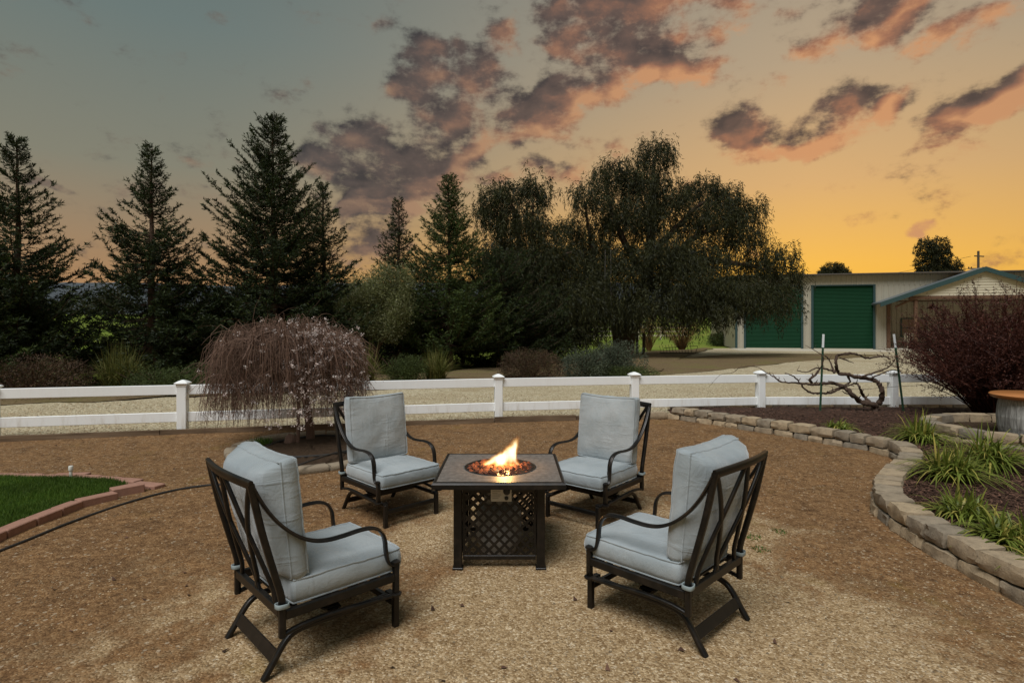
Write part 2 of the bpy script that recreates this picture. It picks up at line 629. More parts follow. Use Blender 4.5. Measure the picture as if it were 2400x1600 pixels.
def drive_mat():
    m, t = new_mat('pale_gravel')
    co = objco(t)
    grit = t.n('ShaderNodeTexVoronoi', {'Vector': co, 'Scale': 34.0, 'Randomness': 1.0})
    big = t.noise(co, 0.5, 5, 0.6, 0.5)
    st = t.n('ShaderNodeMapping', {0: co, 2: (0, 0, R(12)), 3: (0.25, 1.6, 1)})
    tracks = t.noise(st.outputs[0], 1.1, 4, 0.55)
    stone = t.ramp(grit.outputs['Color'], [(0.0, (0.20, 0.155, 0.09)), (0.4, (0.36, 0.30, 0.19)), (0.75, (0.48, 0.42, 0.29)), (1.0, (0.62, 0.56, 0.43))])
    c = t.mix(t.m('MULTIPLY', t.ss(big, 0.45, 0.72), 0.55), stone, (0.27, 0.195, 0.105))
    c = t.mix(t.m('MULTIPLY', t.ss(tracks, 0.52, 0.70), 0.4), c, (0.44, 0.38, 0.25))
    crumb = t.ss(t.noise(co, 9, 6, 0.7), 0.60, 0.70)
    c = t.mix(t.m('MULTIPLY', crumb, 0.55), c, (0.12, 0.085, 0.045))
    h = t.m('ADD', t.m('MULTIPLY', grit.outputs['Distance'], -1.0), t.m('MULTIPLY', t.noise(co, 5, 5, 0.6), 1.2))
    finish(t, pbsdf(t, c, 0.95, 0, bump(t, h, 0.7, 0.025), 0.15))
    MATS['drive'] = m


def field_mat():
    m, t = new_mat('pasture')
    co = objco(t)
    st = t.n('ShaderNodeMapping', {0: co, 3: (0.5, 1.0, 1)})
    n1 = t.noise(st.outputs[0], 0.12, 6, 0.6)
    n2 = t.noise(co, 3.0, 6, 0.7)
    c = t.ramp(n1, [(0.3, (0.085, 0.13, 0.018)), (0.5, (0.14, 0.19, 0.028)), (0.7, (0.21, 0.20, 0.05))])
    c = t.mix(t.ss(n2, 0.4, 0.7), c, (0.10, 0.14, 0.02))
    finish(t, pbsdf(t, c, 0.95, 0, bump(t, n2, 0.5, 0.08), 0.1))
    MATS['field'] = m


def litter_mat():
    m, t = new_mat('leaf_litter')
    co = objco(t)
    n1 = t.noise(co, 0.7, 6, 0.65, 0.5)
    n2 = t.noise(co, 18, 5, 0.7)
    c = t.ramp(n1, [(0.3, (0.075, 0.05, 0.026)), (0.5, (0.125, 0.088, 0.045)), (0.68, (0.11, 0.105, 0.03))])
    c = t.mix(t.ss(n2, 0.42, 0.68), c, (0.19, 0.14, 0.08))
    finish(t, pbsdf(t, c, 0.95, 0, bump(t, n2, 0.6, 0.03), 0.1))
    MATS['litter'] = m


def mulch_mat():
    m, t = new_mat('mulch')
    co = objco(t)
    n1 = t.noise(co, 30, 6, 0.7, 0.8)
    c = t.ramp(n1, [(0.3, (0.018, 0.010, 0.007)), (0.55, (0.055, 0.028, 0.018)), (0.8, (0.13, 0.07, 0.045))])
    finish(t, pbsdf(t, c, 0.9, 0, bump(t, n1, 0.8, 0.02), 0.2))
    MATS['mulch'] = m


def block_mat():
    m, t = new_mat('concrete_block')
    co = objco(t)
    oi = t.n('ShaderNodeObjectInfo').outputs['Random']
    n1 = t.noise(co, 9, 6, 0.65)
    n2 = t.noise(co, 70, 4, 0.6)
    a = t.ramp(oi, [(0.0, (0.21, 0.18, 0.14)), (0.35, (0.32, 0.25, 0.17)), (0.7, (0.37, 0.285, 0.185)), (1.0, (0.26, 0.215, 0.16))])
    c = t.mix(1.0, a, t.ramp(n1, [(0.25, (0.55, 0.55, 0.55)), (0.55, (1.0, 1.0, 1.0)), (0.8, (1.3, 1.27, 1.2))]), 'MULTIPLY')
    c = t.mix(t.m('MULTIPLY', t.ss(n2, 0.58, 0.7), 0.5), c, (0.10, 0.085, 0.065))
    h = t.m('ADD', n2, t.m('MULTIPLY', n1, 1.5))
    finish(t, pbsdf(t, c, 0.95, 0, bump(t, h, 0.55, 0.008), 0.15))
    MATS['block'] = m


def fabric_mat():
    m, t = new_mat('blue_grey_fabric')
    co = objco(t)
    st = t.n('ShaderNodeMapping', {0: co, 3: (1.0, 1.0, 1.0)})
    n1 = t.noise(co, 5, 4, 0.6)
    w1 = t.n('ShaderNodeTexWave', {'Vector': co, 'Scale': 190.0, 'Distortion': 1.5, 'Detail': 2.0}, bands_direction='X')
    w2 = t.n('ShaderNodeTexWave', {'Vector': co, 'Scale': 190.0, 'Distortion': 1.5, 'Detail': 2.0}, bands_direction='Z')
    weave = t.m('MULTIPLY', t.m('ADD', w1.outputs['Fac'], w2.outputs['Fac']), 0.5)
    c = t.mix(t.ss(n1, 0.3, 0.7), (0.275, 0.315, 0.335), (0.345, 0.38, 0.395))
    c = t.mix(t.m('MULTIPLY', weave, 0.22), c, (0.20, 0.235, 0.255))
    pl1 = t.noise(t.n('ShaderNodeMapping', {0: co, 3: (26, 3.5, 3.5)}).outputs[0], 1.0, 3, 0.6, 0.4)
    pl2 = t.noise(t.n('ShaderNodeMapping', {0: co, 3: (3.0, 22, 3.0)}).outputs[0], 1.0, 3, 0.6, 0.4)
    h = t.m('ADD', t.m('MULTIPLY', weave, 0.05), t.m('MULTIPLY', t.noise(co, 9, 4, 0.6, 0.8), 0.9))
    h = t.m('ADD', h, t.m('ADD', t.m('MULTIPLY', t.ss(pl1, .5, .8), 0.35), t.m('MULTIPLY', t.ss(pl2, .5, .8), 0.45)))
    finish(t, pbsdf(t, c, 0.9, 0, bump(t, h, 0.5, 0.014), 0.2, **{'Sheen Weight': 0.5, 'Sheen Roughness': 0.4}))
    MATS['fabric'] = m


def bronze_mat():
    m, t = new_mat('dark_bronze_metal')
    co = objco(t)
    n1 = t.noise(co, 14, 5, 0.65)
    c = t.mix(t.ss(n1, 0.4, 0.75), (0.007, 0.0065, 0.006), (0.024, 0.018, 0.013))
    finish(t, pbsdf(t, c, t.m('ADD', 0.26, t.m('MULTIPLY', n1, 0.25)), 0.35, bump(t, t.noise(co, 60, 3, 0.5), 0.08, 0.003), 0.5))
    MATS['bronze'] = m


def slate_mat():
    m, t = new_mat('slate_tabletop')
    co = objco(t)
    n1 = t.noise(co, 26, 7, 0.72)
    n2 = t.noise(co, 4, 4, 0.6)
    c = t.ramp(n1, [(0.3, (0.055, 0.051, 0.048)), (0.5, (0.125, 0.116, 0.108)), (0.72, (0.21, 0.195, 0.18))])
    c = t.mix(t.m('MULTIPLY', n2, 0.35), c, (0.13, 0.115, 0.10))
    finish(t, pbsdf(t, c, 0.52, 0, bump(t, n1, 0.2, 0.003), 0.4))
    MATS['slate'] = m


def weathered_mat(name, col, dark, scale=3.0, axis=2):
    m, t = new_mat(name)
    co = objco(t)
    sc = [14, 14, 14]
    sc[axis] = 0.8
    st = t.n('ShaderNodeMapping', {0: co, 3: tuple(v * scale for v in sc)})
    n1 = t.noise(st.outputs[0], 1.0, 6, 0.65, 0.6)
    oi = t.n('ShaderNodeNewGeometry').outputs['Random Per Island']
    c = t.ramp(n1, [(0.32, dark), (0.5, tuple(0.5 * (a + b) for a, b in zip(col, dark))), (0.68, col)])
    c = t.mix(1.0, c, t.mix(oi, (0.75,) * 3, (1.2,) * 3), 'MULTIPLY')
    finish(t, pbsdf(t, c, 0.85, 0, bump(t, n1, 0.5, 0.006), 0.2))
    MATS[name] = m


yard_mat(); drive_mat(); field_mat(); litter_mat(); mulch_mat(); block_mat(); fabric_mat(); bronze_mat(); slate_mat()
m, t = new_mat('vinyl')
co = objco(t)
zz_ = t.n('ShaderNodeSeparateXYZ', {0: co}).outputs[2]
n1 = t.noise(t.n('ShaderNodeMapping', {0: co, 3: (5, 5, 1.2)}).outputs[0], 2.0, 6, 0.7)
soil_ = t.m('MULTIPLY', t.ss(n1, 0.45, 0.75), t.ss(zz_, 0.42, 0.0, 0.10, 0.75))
c = t.mix(soil_, (0.82, 0.84, 0.84), (0.46, 0.40, 0.31))
finish(t, pbsdf(t, c, 0.45, 0, bump(t, n1, 0.03, 0.002), 0.4))
MATS['vinyl'] = m
weathered_mat('timber_edge', (0.20, 0.14, 0.09), (0.06, 0.038, 0.022), 1.2, 0)
weathered_mat('barrel_wood', (0.50, 0.50, 0.47), (0.12, 0.11, 0.10), 3.0, 2)
simple('barrel_top', (0.42, 0.17, 0.055), 0.3, 0, 0.3, 3, 0.05)
simple('brick_red', (0.30, 0.165, 0.12), 0.9, 0, 0.35, 14, 0.5, 0.006, 0.2)
simple('hose', (0.028, 0.026, 0.024), 0.55, 0, 0.3, 20, 0.1)
simple('pvc', (0.62, 0.62, 0.57), 0.5, 0, 0.1)
simple('kerbstone', (0.24, 0.195, 0.14), 0.95, 0, 0.4, 9, 0.6, 0.008, 0.15)
simple('bark', (0.085, 0.056, 0.04), 0.95, 0, 0.5, 7, 0.9, 0.02, 0.1)
simple('cherry_bark', (0.125, 0.078, 0.058), 0.85, 0, 0.4, 9, 0.6, 0.01, 0.2)
simple('cherry_twig', (0.125, 0.076, 0.054), 0.8, 0, 0.3, 9, 0.1, 0.002, 0.2, island=0.35)
simple('vine_bark', (0.085, 0.058, 0.044), 0.95, 0, 0.45, 30, 0.9, 0.01, 0.1)
simple('stake_green', (0.018, 0.055, 0.028), 0.6, 0, 0.4, 20, 0.2)
simple('stake_white', (0.62, 0.65, 0.66), 0.5, 0, 0.1)
simple('old_post', (0.075, 0.058, 0.042), 0.9, 0, 0.4, 9, 0.6)
simple('lava', (0.125, 0.048, 0.030), 0.95, 0, 0.5, 40, 0.9, 0.01, 0.2, island=0.45)
simple('steel', (0.50, 0.48, 0.44), 0.45, 0.1, 0.1)
simple('black_plastic', (0.012, 0.012, 0.012), 0.35)
simple('tank', (0.40, 0.40, 0.40), 0.4, 0, 0.1)
simple('pebble', (0.28, 0.21, 0.13), 0.9, 0, 0.3, 30, 0.3, 0.003, 0.2, island=0.55)
simple('chip', (0.085, 0.045, 0.03), 0.9, 0, 0.4, 30, 0.3, 0.003, 0.2, island=0.75)
simple('soil', (0.065, 0.042, 0.026), 0.95, 0, 0.5, 20, 0.9, 0.03, 0.1)
simple('tie', (0.24, 0.29, 0.30), 0.9, 0, 0.1)
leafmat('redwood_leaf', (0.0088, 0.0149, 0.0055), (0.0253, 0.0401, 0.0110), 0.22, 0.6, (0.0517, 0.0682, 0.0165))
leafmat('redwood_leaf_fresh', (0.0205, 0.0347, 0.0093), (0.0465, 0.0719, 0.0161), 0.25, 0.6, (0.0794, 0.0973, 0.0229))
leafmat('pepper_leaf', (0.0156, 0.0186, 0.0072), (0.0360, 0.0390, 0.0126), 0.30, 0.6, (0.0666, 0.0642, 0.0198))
leafmat('olive_leaf', (0.11, 0.13, 0.05), (0.21, 0.22, 0.09), 0.4, 0.6, (0.34, 0.34, 0.22))
leafmat('shrub_green', (0.034, 0.050, 0.014), (0.078, 0.102, 0.029), 0.2, 0.7)
leafmat('shrub_brown', (0.045, 0.028, 0.018), (0.10, 0.058, 0.034), 0.2, 0.7, (0.06, 0.07, 0.025))
leafmat('shrub_grey', (0.045, 0.058, 0.035), (0.105, 0.125, 0.085), 0.2, 0.7)
leafmat('tall_grass', (0.065, 0.075, 0.018), (0.15, 0.155, 0.038), 0.3, 0.7, (0.24, 0.20, 0.075))
leafmat('daylily', (0.10, 0.135, 0.022), (0.22, 0.27, 0.05), 0.35, 0.4, (0.46, 0.38, 0.10))
leafmat('lawn_blade', (0.030, 0.068, 0.008), (0.075, 0.14, 0.016), 0.3, 0.6, (0.12, 0.17, 0.03))
leafmat('barberry_leaf', (0.036, 0.011, 0.008), (0.082, 0.026, 0.018), 0.25, 0.6, (0.14, 0.055, 0.038))
leafmat('blossom', (0.66, 0.53, 0.52), (0.84, 0.78, 0.75), 0.35, 0.6, (0.74, 0.60, 0.59))
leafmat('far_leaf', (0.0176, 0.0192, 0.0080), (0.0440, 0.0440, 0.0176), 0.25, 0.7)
leafmat('twig_orange', (0.15, 0.085, 0.035), (0.25, 0.15, 0.06), 0.1, 0.8)


# ================================================================== GROUND
def grid_mesh(name, xs, ys, zf):
    X, Y = np.meshgrid(xs, ys)
    Z = zf(X, Y)
    V = np.stack([X, Y, Z], -1).reshape(-1, 3)
    nx, ny = len(xs), len(ys)
    i = np.arange((ny - 1) * nx).reshape(ny - 1, nx)[:, :-1].ravel()
    F = np.stack([i, i + 1, i + nx + 1, i + nx], 1)
    return np_mesh(name, V, F, smooth=True)


def smooth01(a, lo, hi):
    t = np.clip((a - lo) / (hi - lo), 0, 1)
    return t * t * (3 - 2 * t)


def field_z(X, Y):
    rise = smooth01(Y, 46, 190) * 5.0 + smooth01(Y, 190, 900) * 14
    und = (vnoise(X / 45, Y / 45, 3, 3) - 0.5) * 3.0 * smooth01(Y, 50, 120)
    return -0.06 + rise + und + (vnoise(X / 2.2, Y / 2.2, 5, 3) - 0.5) * 0.05


xs = np.unique(np.concatenate([np.linspace(-3000, -120, 30), np.linspace(-120, 120, 121), np.linspace(120, 3000, 30)]))
ys = np.unique(np.concatenate([np.linspace(-60, 100, 81), np.linspace(100, 1000, 60), np.linspace(1000, 4200, 20)]))
o = link('pasture', grid_mesh('pasture', xs, ys, field_z), MATS['field'])
tag(o, kind='structure')


# hills far behind the field
def hill_ridge(name, y0, depth, base, amp, seed, mat):
    xs = np.linspace(-4200, 4200, 220)
    ys = np.linspace(0, 1, 12)
    X, T = np.meshgrid(xs, ys)
    prof = base + amp * (vnoise(X / 700, X * 0 + seed, seed, 5, 0.55) - 0.35) * 2
    Z = prof * np.sin(np.clip(T, 0, 1) * math.pi) ** 0.8 + 10
    Y = y0 + T * depth
    V = np.stack([X, Y, Z], -1).reshape(-1, 3)
    nx, ny = len(xs), len(ys)
    i = np.arange((ny - 1) * nx).reshape(ny - 1, nx)[:, :-1].ravel()
    F = np.stack([i, i + 1, i + nx + 1, i + nx], 1)
    o = link(name, np_mesh(name, V, F, True), mat)
    tag(o, kind='structure')


simple('hill_far', (0.19, 0.21, 0.23), 1.0, 0, 0.2, 0.004, 0.0)
simple('hill_near', (0.055, 0.066, 0.075), 1.0, 0, 0.3, 0.01, 0.0)  # blue-grey of distant haze is put into these hill colours
hill_ridge('hills', 3300, 900, 250, 40, 4, MATS['hill_near'])

# fence line and edging
POSTS = [(-9.27, 7.24), (-7.00, 7.76), (-4.73, 8.28), (-2.47, 8.80), (-0.22, 9.32), (2.07, 9.72), (4.33, 10.05), (6.68, 10.10), (9.0, 10.12)]


def fence_y(x):
    if x <= POSTS[0][0]:
        return POSTS[0][1] + (x - POSTS[0][0]) * 0.229
    for (a, b), (c, d_) in zip(POSTS, POSTS[1:]):
        if x <= c:
            return b + (d_ - b) * (x - a) / (c - a)
    return POSTS[-1][1]


# yard: crushed granite, uneven
def yard_z(X, Y):
    z = (vnoise(X / 1.7, Y / 1.7, 11, 3) - 0.5) * 0.035 + (vnoise(X / 0.35, Y / 0.35, 12, 2) - 0.5) * 0.018
    flat = 1 - 0.75 * np.exp(-(((X - 0.0) / 2.2) ** 2 + ((Y - 3.8) / 2.0) ** 2) * 0.5)
    return z * flat


xs = np.linspace(-12, 12, 380)
yf = np.array([fence_y(x) - 0.03 for x in xs])
T = np.linspace(0, 1, 220)[:, None] ** 1.15
Yg = -3 + (yf[None, :] + 3) * T
Xg = np.repeat(xs[None, :], 220, 0)
Zg = yard_z(Xg, Yg)
nx = len(xs)
i = np.arange(219 * nx).reshape(219, nx)[:, :-1].ravel()
o = link('yard', np_mesh('yard', np.stack([Xg, Yg, Zg], -1).reshape(-1, 3), np.stack([i, i + 1, i + nx + 1, i + nx], 1), True), MATS['yard'])
tag(o, kind='structure')


# gravel drive: from the fence to the planted strip on the left and up to the barn on the right
def far_edge(x):
    pts = [(-45, -9.5), (-20, 5.6), (-9.9, 11.0), (-7.2, 12.4), (-3.5, 13.9), (-0.5, 15.3), (2.6, 16.5), (5.0, 19.5), (8.0, 27.5), (11, 34), (14.0, 40.0), (70, 46)]
    for (a, b), (c, d_) in zip(pts, pts[1:]):
        if x <= c:
            return b + (d_ - b) * (x - a) / (c - a)
    return pts[-1][1]


xs = np.unique(np.concatenate([np.linspace(-30, -12, 40), np.linspace(-12, 14, 170), np.linspace(14, 60, 40)]))
n0 = np.array([fence_y(x) - 0.03 for x in xs])
n1 = np.array([far_edge(x) for x in xs]) + (vnoise(xs * 1.3, xs * 0, 8, 4) - 0.5) * 0.9
n1 = np.maximum(n1, n0 + 0.5)
T = np.linspace(0, 1, 140)[:, None] ** 1.4
Yg = n0[None, :] + (n1 - n0)[None, :] * T
Xg = np.repeat(xs[None, :], 140, 0)
Zg = (vnoise(Xg / 1.5, Yg / 1.5, 21, 4) - 0.5) * 0.05 + (vnoise(Xg / 0.2, Yg / 0.2, 22, 2) - 0.5) * 0.018 + 0.02
nx = len(xs)
i = np.arange(139 * nx).reshape(139, nx)[:, :-1].ravel()
o = link('gravel_drive', np_mesh('gravel_drive', np.stack([Xg, Yg, Zg], -1).reshape(-1, 3), np.stack([i, i + 1, i + nx + 1, i + nx], 1), True), MATS['drive'])
tag(o, kind='structure')

# leaf-strewn earth below the trees and in the planted strip
xs = np.linspace(-26, 13.5, 200)
n0 = np.array([far_edge(x) for x in xs]) + (vnoise(xs * 1.3, xs * 0, 8, 4) - 0.5) * 0.9 - 0.25
wd = 5.5 + 4.5 * smooth01(xs, -2, 4) - 7.5 * smooth01(xs, 6, 13.5) + (vnoise(xs * 0.8, xs * 0, 9, 3) - 0.5) * 2
wd = wd + 1.6 * smooth01(xs, -5, -1) * (1 - smooth01(xs, 4, 7))
T = np.linspace(0, 1, 40)[:, None]
Yg = n0[None, :] + wd[None, :] * T
Xg = np.repeat(xs[None, :], 40, 0)
Zg = (vnoise(Xg / 1.1, Yg / 1.1, 31, 4) - 0.5) * 0.10 + 0.055 - 0.14 * T ** 6
nx = len(xs)
i = np.arange(39 * nx).reshape(39, nx)[:, :-1].ravel()
o = link('planted_strip', np_mesh('planted_strip', np.stack([Xg, Yg, Zg], -1).reshape(-1, 3), np.stack([i, i + 1, i + nx + 1, i + nx], 1), True), MATS['litter'])
tag(o, kind='structure')

# dirt with thin dry grass reaching from the tree out over the drive
cen = [(3.2, 21), (6, 25), (9.5, 29), (13, 31.5), (17, 32), (20, 31), (17, 28), (12, 24.5), (8, 20.5), (5, 18.3), (3, 18)]
pl = catmull([(a, b, 0) for a, b in cen], 6, True)
cx = sum(p.x for p in pl) / len(pl); cyy = sum(p.y for p in pl) / len(pl)
V, F = [], []
nr = 14
for k in range(nr + 1):
    for p in pl:
        tt = k / nr
        wob = 1 + 0.12 * (float(vnoise(np.array([p.x * 1.1]), np.array([p.y * 1.1]), 41, 4)[0]) - 0.5) * tt * 2
        V.append((cx + (p.x - cx) * tt * wob, cyy + (p.y - cyy) * tt * wob, 0.062 - 0.03 * tt ** 4))
m_ = len(pl)
for k in range(nr):
    for j in range(m_):
        F.append((k * m_ + j, k * m_ + (j + 1) % m_, (k + 1) * m_ + (j + 1) % m_, (k + 1) * m_ + j))
o = link('dirt_patch', np_mesh('dirt_patch', np.array(V), np.array(F), True), MATS['litter'])
tag(o, kind='structure')


# loose pebbles on the yard
def scatter_pebbles(name, P, S, mat, seed, label=None):
    rng = np.random.default_rng(seed)
    n = len(P)
    base = np.array([(1, 0, 0), (0, 1, 0), (-1, 0, 0), (0, -1, 0), (0, 0, 0.75)], float)
    tri = np.array([(0, 1, 4), (1, 2, 4), (2, 3, 4), (3, 0, 4)])
    a = rng.uniform(0, 6.28, n)
    jit = rng.uniform(0.6, 1.4, (n, 5, 1))
    B = base[None] * jit
    ca, sa = np.cos(a)[:, None], np.sin(a)[:, None]
    X = B[:, :, 0] * ca - B[:, :, 1] * sa
    Y = B[:, :, 0] * sa + B[:, :, 1] * ca
    V = np.stack([X, Y, B[:, :, 2]], -1) * S[:, None, None] + P[:, None, :]
    F = (tri[None] + (np.arange(n) * 5)[:, None, None]).reshape(-1, 3)
    o = link(name, np_mesh(name, V.reshape(-1, 3), F), mat)
    tag(o, label, kind='stuff')
    return o


rng = np.random.default_rng(3)
n = 42000
yy = 1.9 + rng.random(n) ** 1.6 * 6.2
xx = (rng.random(n) - 0.5) * 2 * (yy * 0.93 + 0.2)
keep = np.array([y < fence_y(x) - 0.1 for x, y in zip(xx, yy)])
cl = vnoise(xx * 1.1, yy * 1.1, 51, 4)
keep &= rng.random(n) < smooth01(cl, 0.36, 0.66) + 0.16
xx, yy = xx[keep], yy[keep]
sz = 0.0026 + 0.0042 * rng.random(len(xx)) ** 3
big = rng.random(len(xx)) < 0.006
sz[big] *= 2.0
zz = yard_z(xx, yy)
scatter_pebbles('loose_gravel', np.stack([xx, yy, zz + sz * 0.15], -1), sz, MATS['pebble'], 5)

n = 16000
xx = rng.uniform(-9, 9.5, n)
yy = np.array([fence_y(x) for x in xx]) + rng.random(n) ** 1.4 * 4.0
sz = 0.006 + 0.011 * rng.random(n) ** 2
scatter_pebbles('drive_gravel', np.stack([xx, yy, np.full(n, 0.024)], -1), sz, MATS['pebble'], 6)

# ================================================================== WHITE FENCE
fence = tag(empty('ranch_fence', (POSTS[0][0], POSTS[0][1], 0)), 'long white vinyl two-rail ranch fence with capped posts along the drive', 'fence')
ox, oy = POSTS[0]
for (px, py) in POSTS:
    mb = MB().cbox((-0.0635, -0.0635, -0.15), (0.0635, 0.0635, 0.705), 0.006)
    p = mb.build('post', MATS['vinyl'], fence)
    p.location = (px - ox, py - oy, 0)
    p.rotation_euler = (R(random.uniform(-.5, .5)), R(random.uniform(-.5, .5)), R(10))
    c = MB()
    prof = [(0.069, 0.675), (0.069, 0.700), (0.088, 0.712), (0.088, 0.724), (0.052, 0.748), (0.012, 0.765)]
    vs = []
    for r, z in prof:
        vs += [(-r, -r, z), (r, -r, z), (r, r, z), (-r, r, z)]
    fs = []
    for k in range(len(prof) - 1):
        for q in range(4):
            fs.append((k * 4 + q, k * 4 + (q + 1) % 4, k * 4 + 4 + (q + 1) % 4, k * 4 + 4 + q))
    fs.append((3, 2, 1, 0)); fs.append(tuple((len(prof) - 1) * 4 + q for q in range(4)))
    c.add(vs, fs)
    c.build('cap', MATS['vinyl'], p)
for (a, b), (c_, d_) in zip(POSTS, POSTS[1:]):
    A, B = Vector((a - ox, b - oy, 0)), Vector((c_ - ox, d_ - oy, 0))
    L = (B - A).length
    ang = math.atan2(B.y - A.y, B.x - A.x)
    for z in (0.555, 0.165):
        mb = MB().cbox((0.05, -0.019, z), (L - 0.05, 0.019, z + 0.137), 0.005)
        r_ = mb.build('rail', MATS['vinyl'], fence)
        r_.location = A
        r_.rotation_euler = (0, 0, ang)

# timber edging between yard and drive
ex = [-11.0, -7.4, -4.95, -2.3, -0.28, 1.05, 2.45]
names = ['timber edging board at the far left end of the fence line', 'timber edging board left of the leftmost full fence post',
         'timber edging board running behind the weeping tree trunk on the left', 'timber edging board between weeping tree and back left chair',
         'weathered edging board ending below the middle fence post', 'short edging board behind the fire table, reaching the stone wall']
for k in range(6):
    x0, x1 = ex[k], ex[k + 1]
    y0, y1 = fence_y(x0) - 0.12, fence_y(x1) - 0.12
    L = math.hypot(x1 - x0, y1 - y0) - 0.01
    mb = MB()
    zt = 0.075 if k != 4 else 0.09
    seg = 10
    for q in range(seg):
        pass
    path = [Vector((L * q / seg, (random.random() - 0.5) * 0.012, zt - 0.06 + (random.random() - 0.5) * 0.008)) for q in range(seg + 1)]
    mb.strap(path, (0, 0, 1), 0.12, 0.04, 0.12)
    b_ = mb.build('edging_board', MATS['timber_edge'])
    b_.location = (x0, y0, 0)
    b_.rotation_euler = (0, 0, math.atan2(y1 - y0, x1 - x0))
    tag(b_, names[k], 'edging board', 'timber boards edging the yard')

# ================================================================== STONE WALL OF THE RAISED BED
WALL = catmull([(2.55, 9.62, 0), (2.78, 9.40, 0), (3.09, 9.0, 0), (3.50, 8.42, 0), (3.81, 7.98, 0), (4.03, 7.6, 0), (4.22, 7.25, 0), (4.36, 6.93, 0), (4.36, 6.58, 0), (4.16, 6.2, 0), (3.82, 5.8, 0),
                (3.45, 5.42, 0), (3.17, 5.07, 0), (2.98, 4.75, 0), (2.87, 4.4, 0), (2.82, 4.08, 0), (2.80, 3.73, 0), (2.80, 3.4, 0), (2.82, 3.1, 0), (2.86, 2.6, 0), (2.92, 2.0, 0)], 10)


def arclen(path):
    s = [0.0]
    for a, b in zip(path, path[1:]):
        s.append(s[-1] + (b - a).length)
    return s


def along(path, S, s):
    s = max(0, min(S[-1] - 1e-6, s))
    for k in range(len(S) - 1):
        if S[k + 1] >= s:
            t = (s - S[k]) / max(1e-9, S[k + 1] - S[k])
            p = path[k].lerp(path[k + 1], t)
            return p, (path[k + 1] - path[k]).normalized()
    return path[-1], (path[-1] - path[-2]).normalized()


def stone_block(L, D, H, rng, taper=0.12):
    """rough split block: front face towards -y, 4x2x2 skeleton with knocked corners"""
    nx, ny, nz = 4, 2, 3
    pts = {}
    V, F = [], []

    def idx(i, j, k):
        key = (i, j, k)
        if key not in pts:
            u, v, w_ = i / nx * 2 - 1, j / ny * 2 - 1, k / nz * 2 - 1
            edge = sum(abs(abs(q) - 1) < 1e-6 for q in (u, v, w_))
            pull = {0: 1.0, 1: 1.0, 2: 0.962, 3: 0.925}[edge]
            x = u * L / 2 * (pull if edge > 1 else 1) * (1 - taper * (v + 1) / 2)
            y = v * D / 2 * (pull if edge > 1 else 1)
            z = w_ * H / 2 * (pull if edge > 1 else 1)
            j_ = 0.006
            if v < -0.9:
                y += rng.uniform(-0.010, 0.008) - 0.006 * (1 - w_ * w_)
            V.append((x + rng.uniform(-j_, j_), y + rng.uniform(-j_, j_), z + rng.uniform(-j_, j_) * 0.7 + H / 2))
            pts[key] = len(V) - 1
        return pts[key]
    for i in range(nx):
        for j in range(ny):
            F.append((idx(i, j, nz), idx(i + 1, j, nz), idx(i + 1, j + 1, nz), idx(i, j + 1, nz)))
    for i in range(nx):
        for k in range(nz):
            F.append((idx(i, 0, k), idx(i + 1, 0, k), idx(i + 1, 0, k + 1), idx(i, 0, k + 1)))
            F.append((idx(i + 1, ny, k), idx(i, ny, k), idx(i, ny, k + 1), idx(i + 1, ny, k + 1)))
    for j in range(ny):
        for k in range(nz):
            F.append((idx(0, j + 1, k), idx(0, j, k), idx(0, j, k + 1), idx(0, j + 1, k + 1)))
            F.append((idx(nx, j, k), idx(nx, j + 1, k), idx(nx, j + 1, k + 1), idx(nx, j, k + 1)))
    me = bpy.data.meshes.new('block')
    me.from_pydata(V, [], F)
    me.update()
    me.polygons.foreach_set('use_smooth', np.ones(len(me.polygons), dtype=bool))
    try:
        me.set_sharp_from_angle(angle=R(22))
    except Exception:
        pass
    return me


def lay_course(parent, path, z, H, D, inset, rng, off=0.0, lens=(0.20, 0.30, 0.26, 0.22, 0.31), flip=1, jit=1.0):
    """blocks end to end along the path; the path is the foot of the visible face, body to its left side x flip"""
    S = arclen(path)
    s = off
    k = 0
    while s < S[-1] - 0.05:
        L = lens[(k * 7 + int(z * 100)) % len(lens)] * rng.uniform(0.92, 1.08)
        p, t = along(path, S, s + L / 2)
        nrm_ = Vector((-t.y, t.x, 0)) * flip
        me = stone_block(L * 0.94, D, H * 0.985, rng)
        b = link('block', me, MATS['block'], parent)
        pos = p + nrm_ * (D / 2 + inset + rng.uniform(-0.008, 0.008) * jit)
        ax = t if flip > 0 else -t
        b.location = Vector((pos.x, pos.y, z + rng.uniform(-0.004, 0.004))) - parent.location
        b.rotation_euler = (R(rng.uniform(-1.2, 1.2)), R(rng.uniform(-1.2, 1.2)), math.atan2(ax.y, ax.x) + R(rng.uniform(-2, 2)))
        s += L
        k += 1


rb = random.Random(5)
wall = tag(empty('retaining_wall', (2.8, 4.0, 0)), 'low curving two-course tan block wall holding the mulched bed on the right', 'wall')
lay_course(wall, WALL, -0.03, 0.107, 0.19, 0.0, rb, 0.0)
lay_course(wall, WALL, 0.082, 0.108, 0.205, 0.012, rb, 0.11)

# row of the same blocks behind the bed under the fence
back = [Vector((x, fence_y(x) + 0.11, 0)) for x in np.linspace(2.75, 9.6, 40)]
row = tag(empty('block_edging', (2.75, 9.9, 0)), 'straight single row of tan blocks at the back of the bed under the fence', 'wall')
lay_course(row, back, 0.055, 0.115, 0.12, 0.0, rb, 0.0, lens=(0.27, 0.30, 0.25))
# short straight run between timber edging and bed
fr = [Vector((1.95, 9.44, 0)), Vector((2.62, 9.56, 0))]
run = tag(empty('block_edging', (1.95, 9.44, 0)), 'two tan blocks closing the gap between the timber edging and the curved wall', 'wall')
lay_course(run, fr, 0.0, 0.11, 0.14, 0.0, rb, 0.0, lens=(0.30, 0.33))

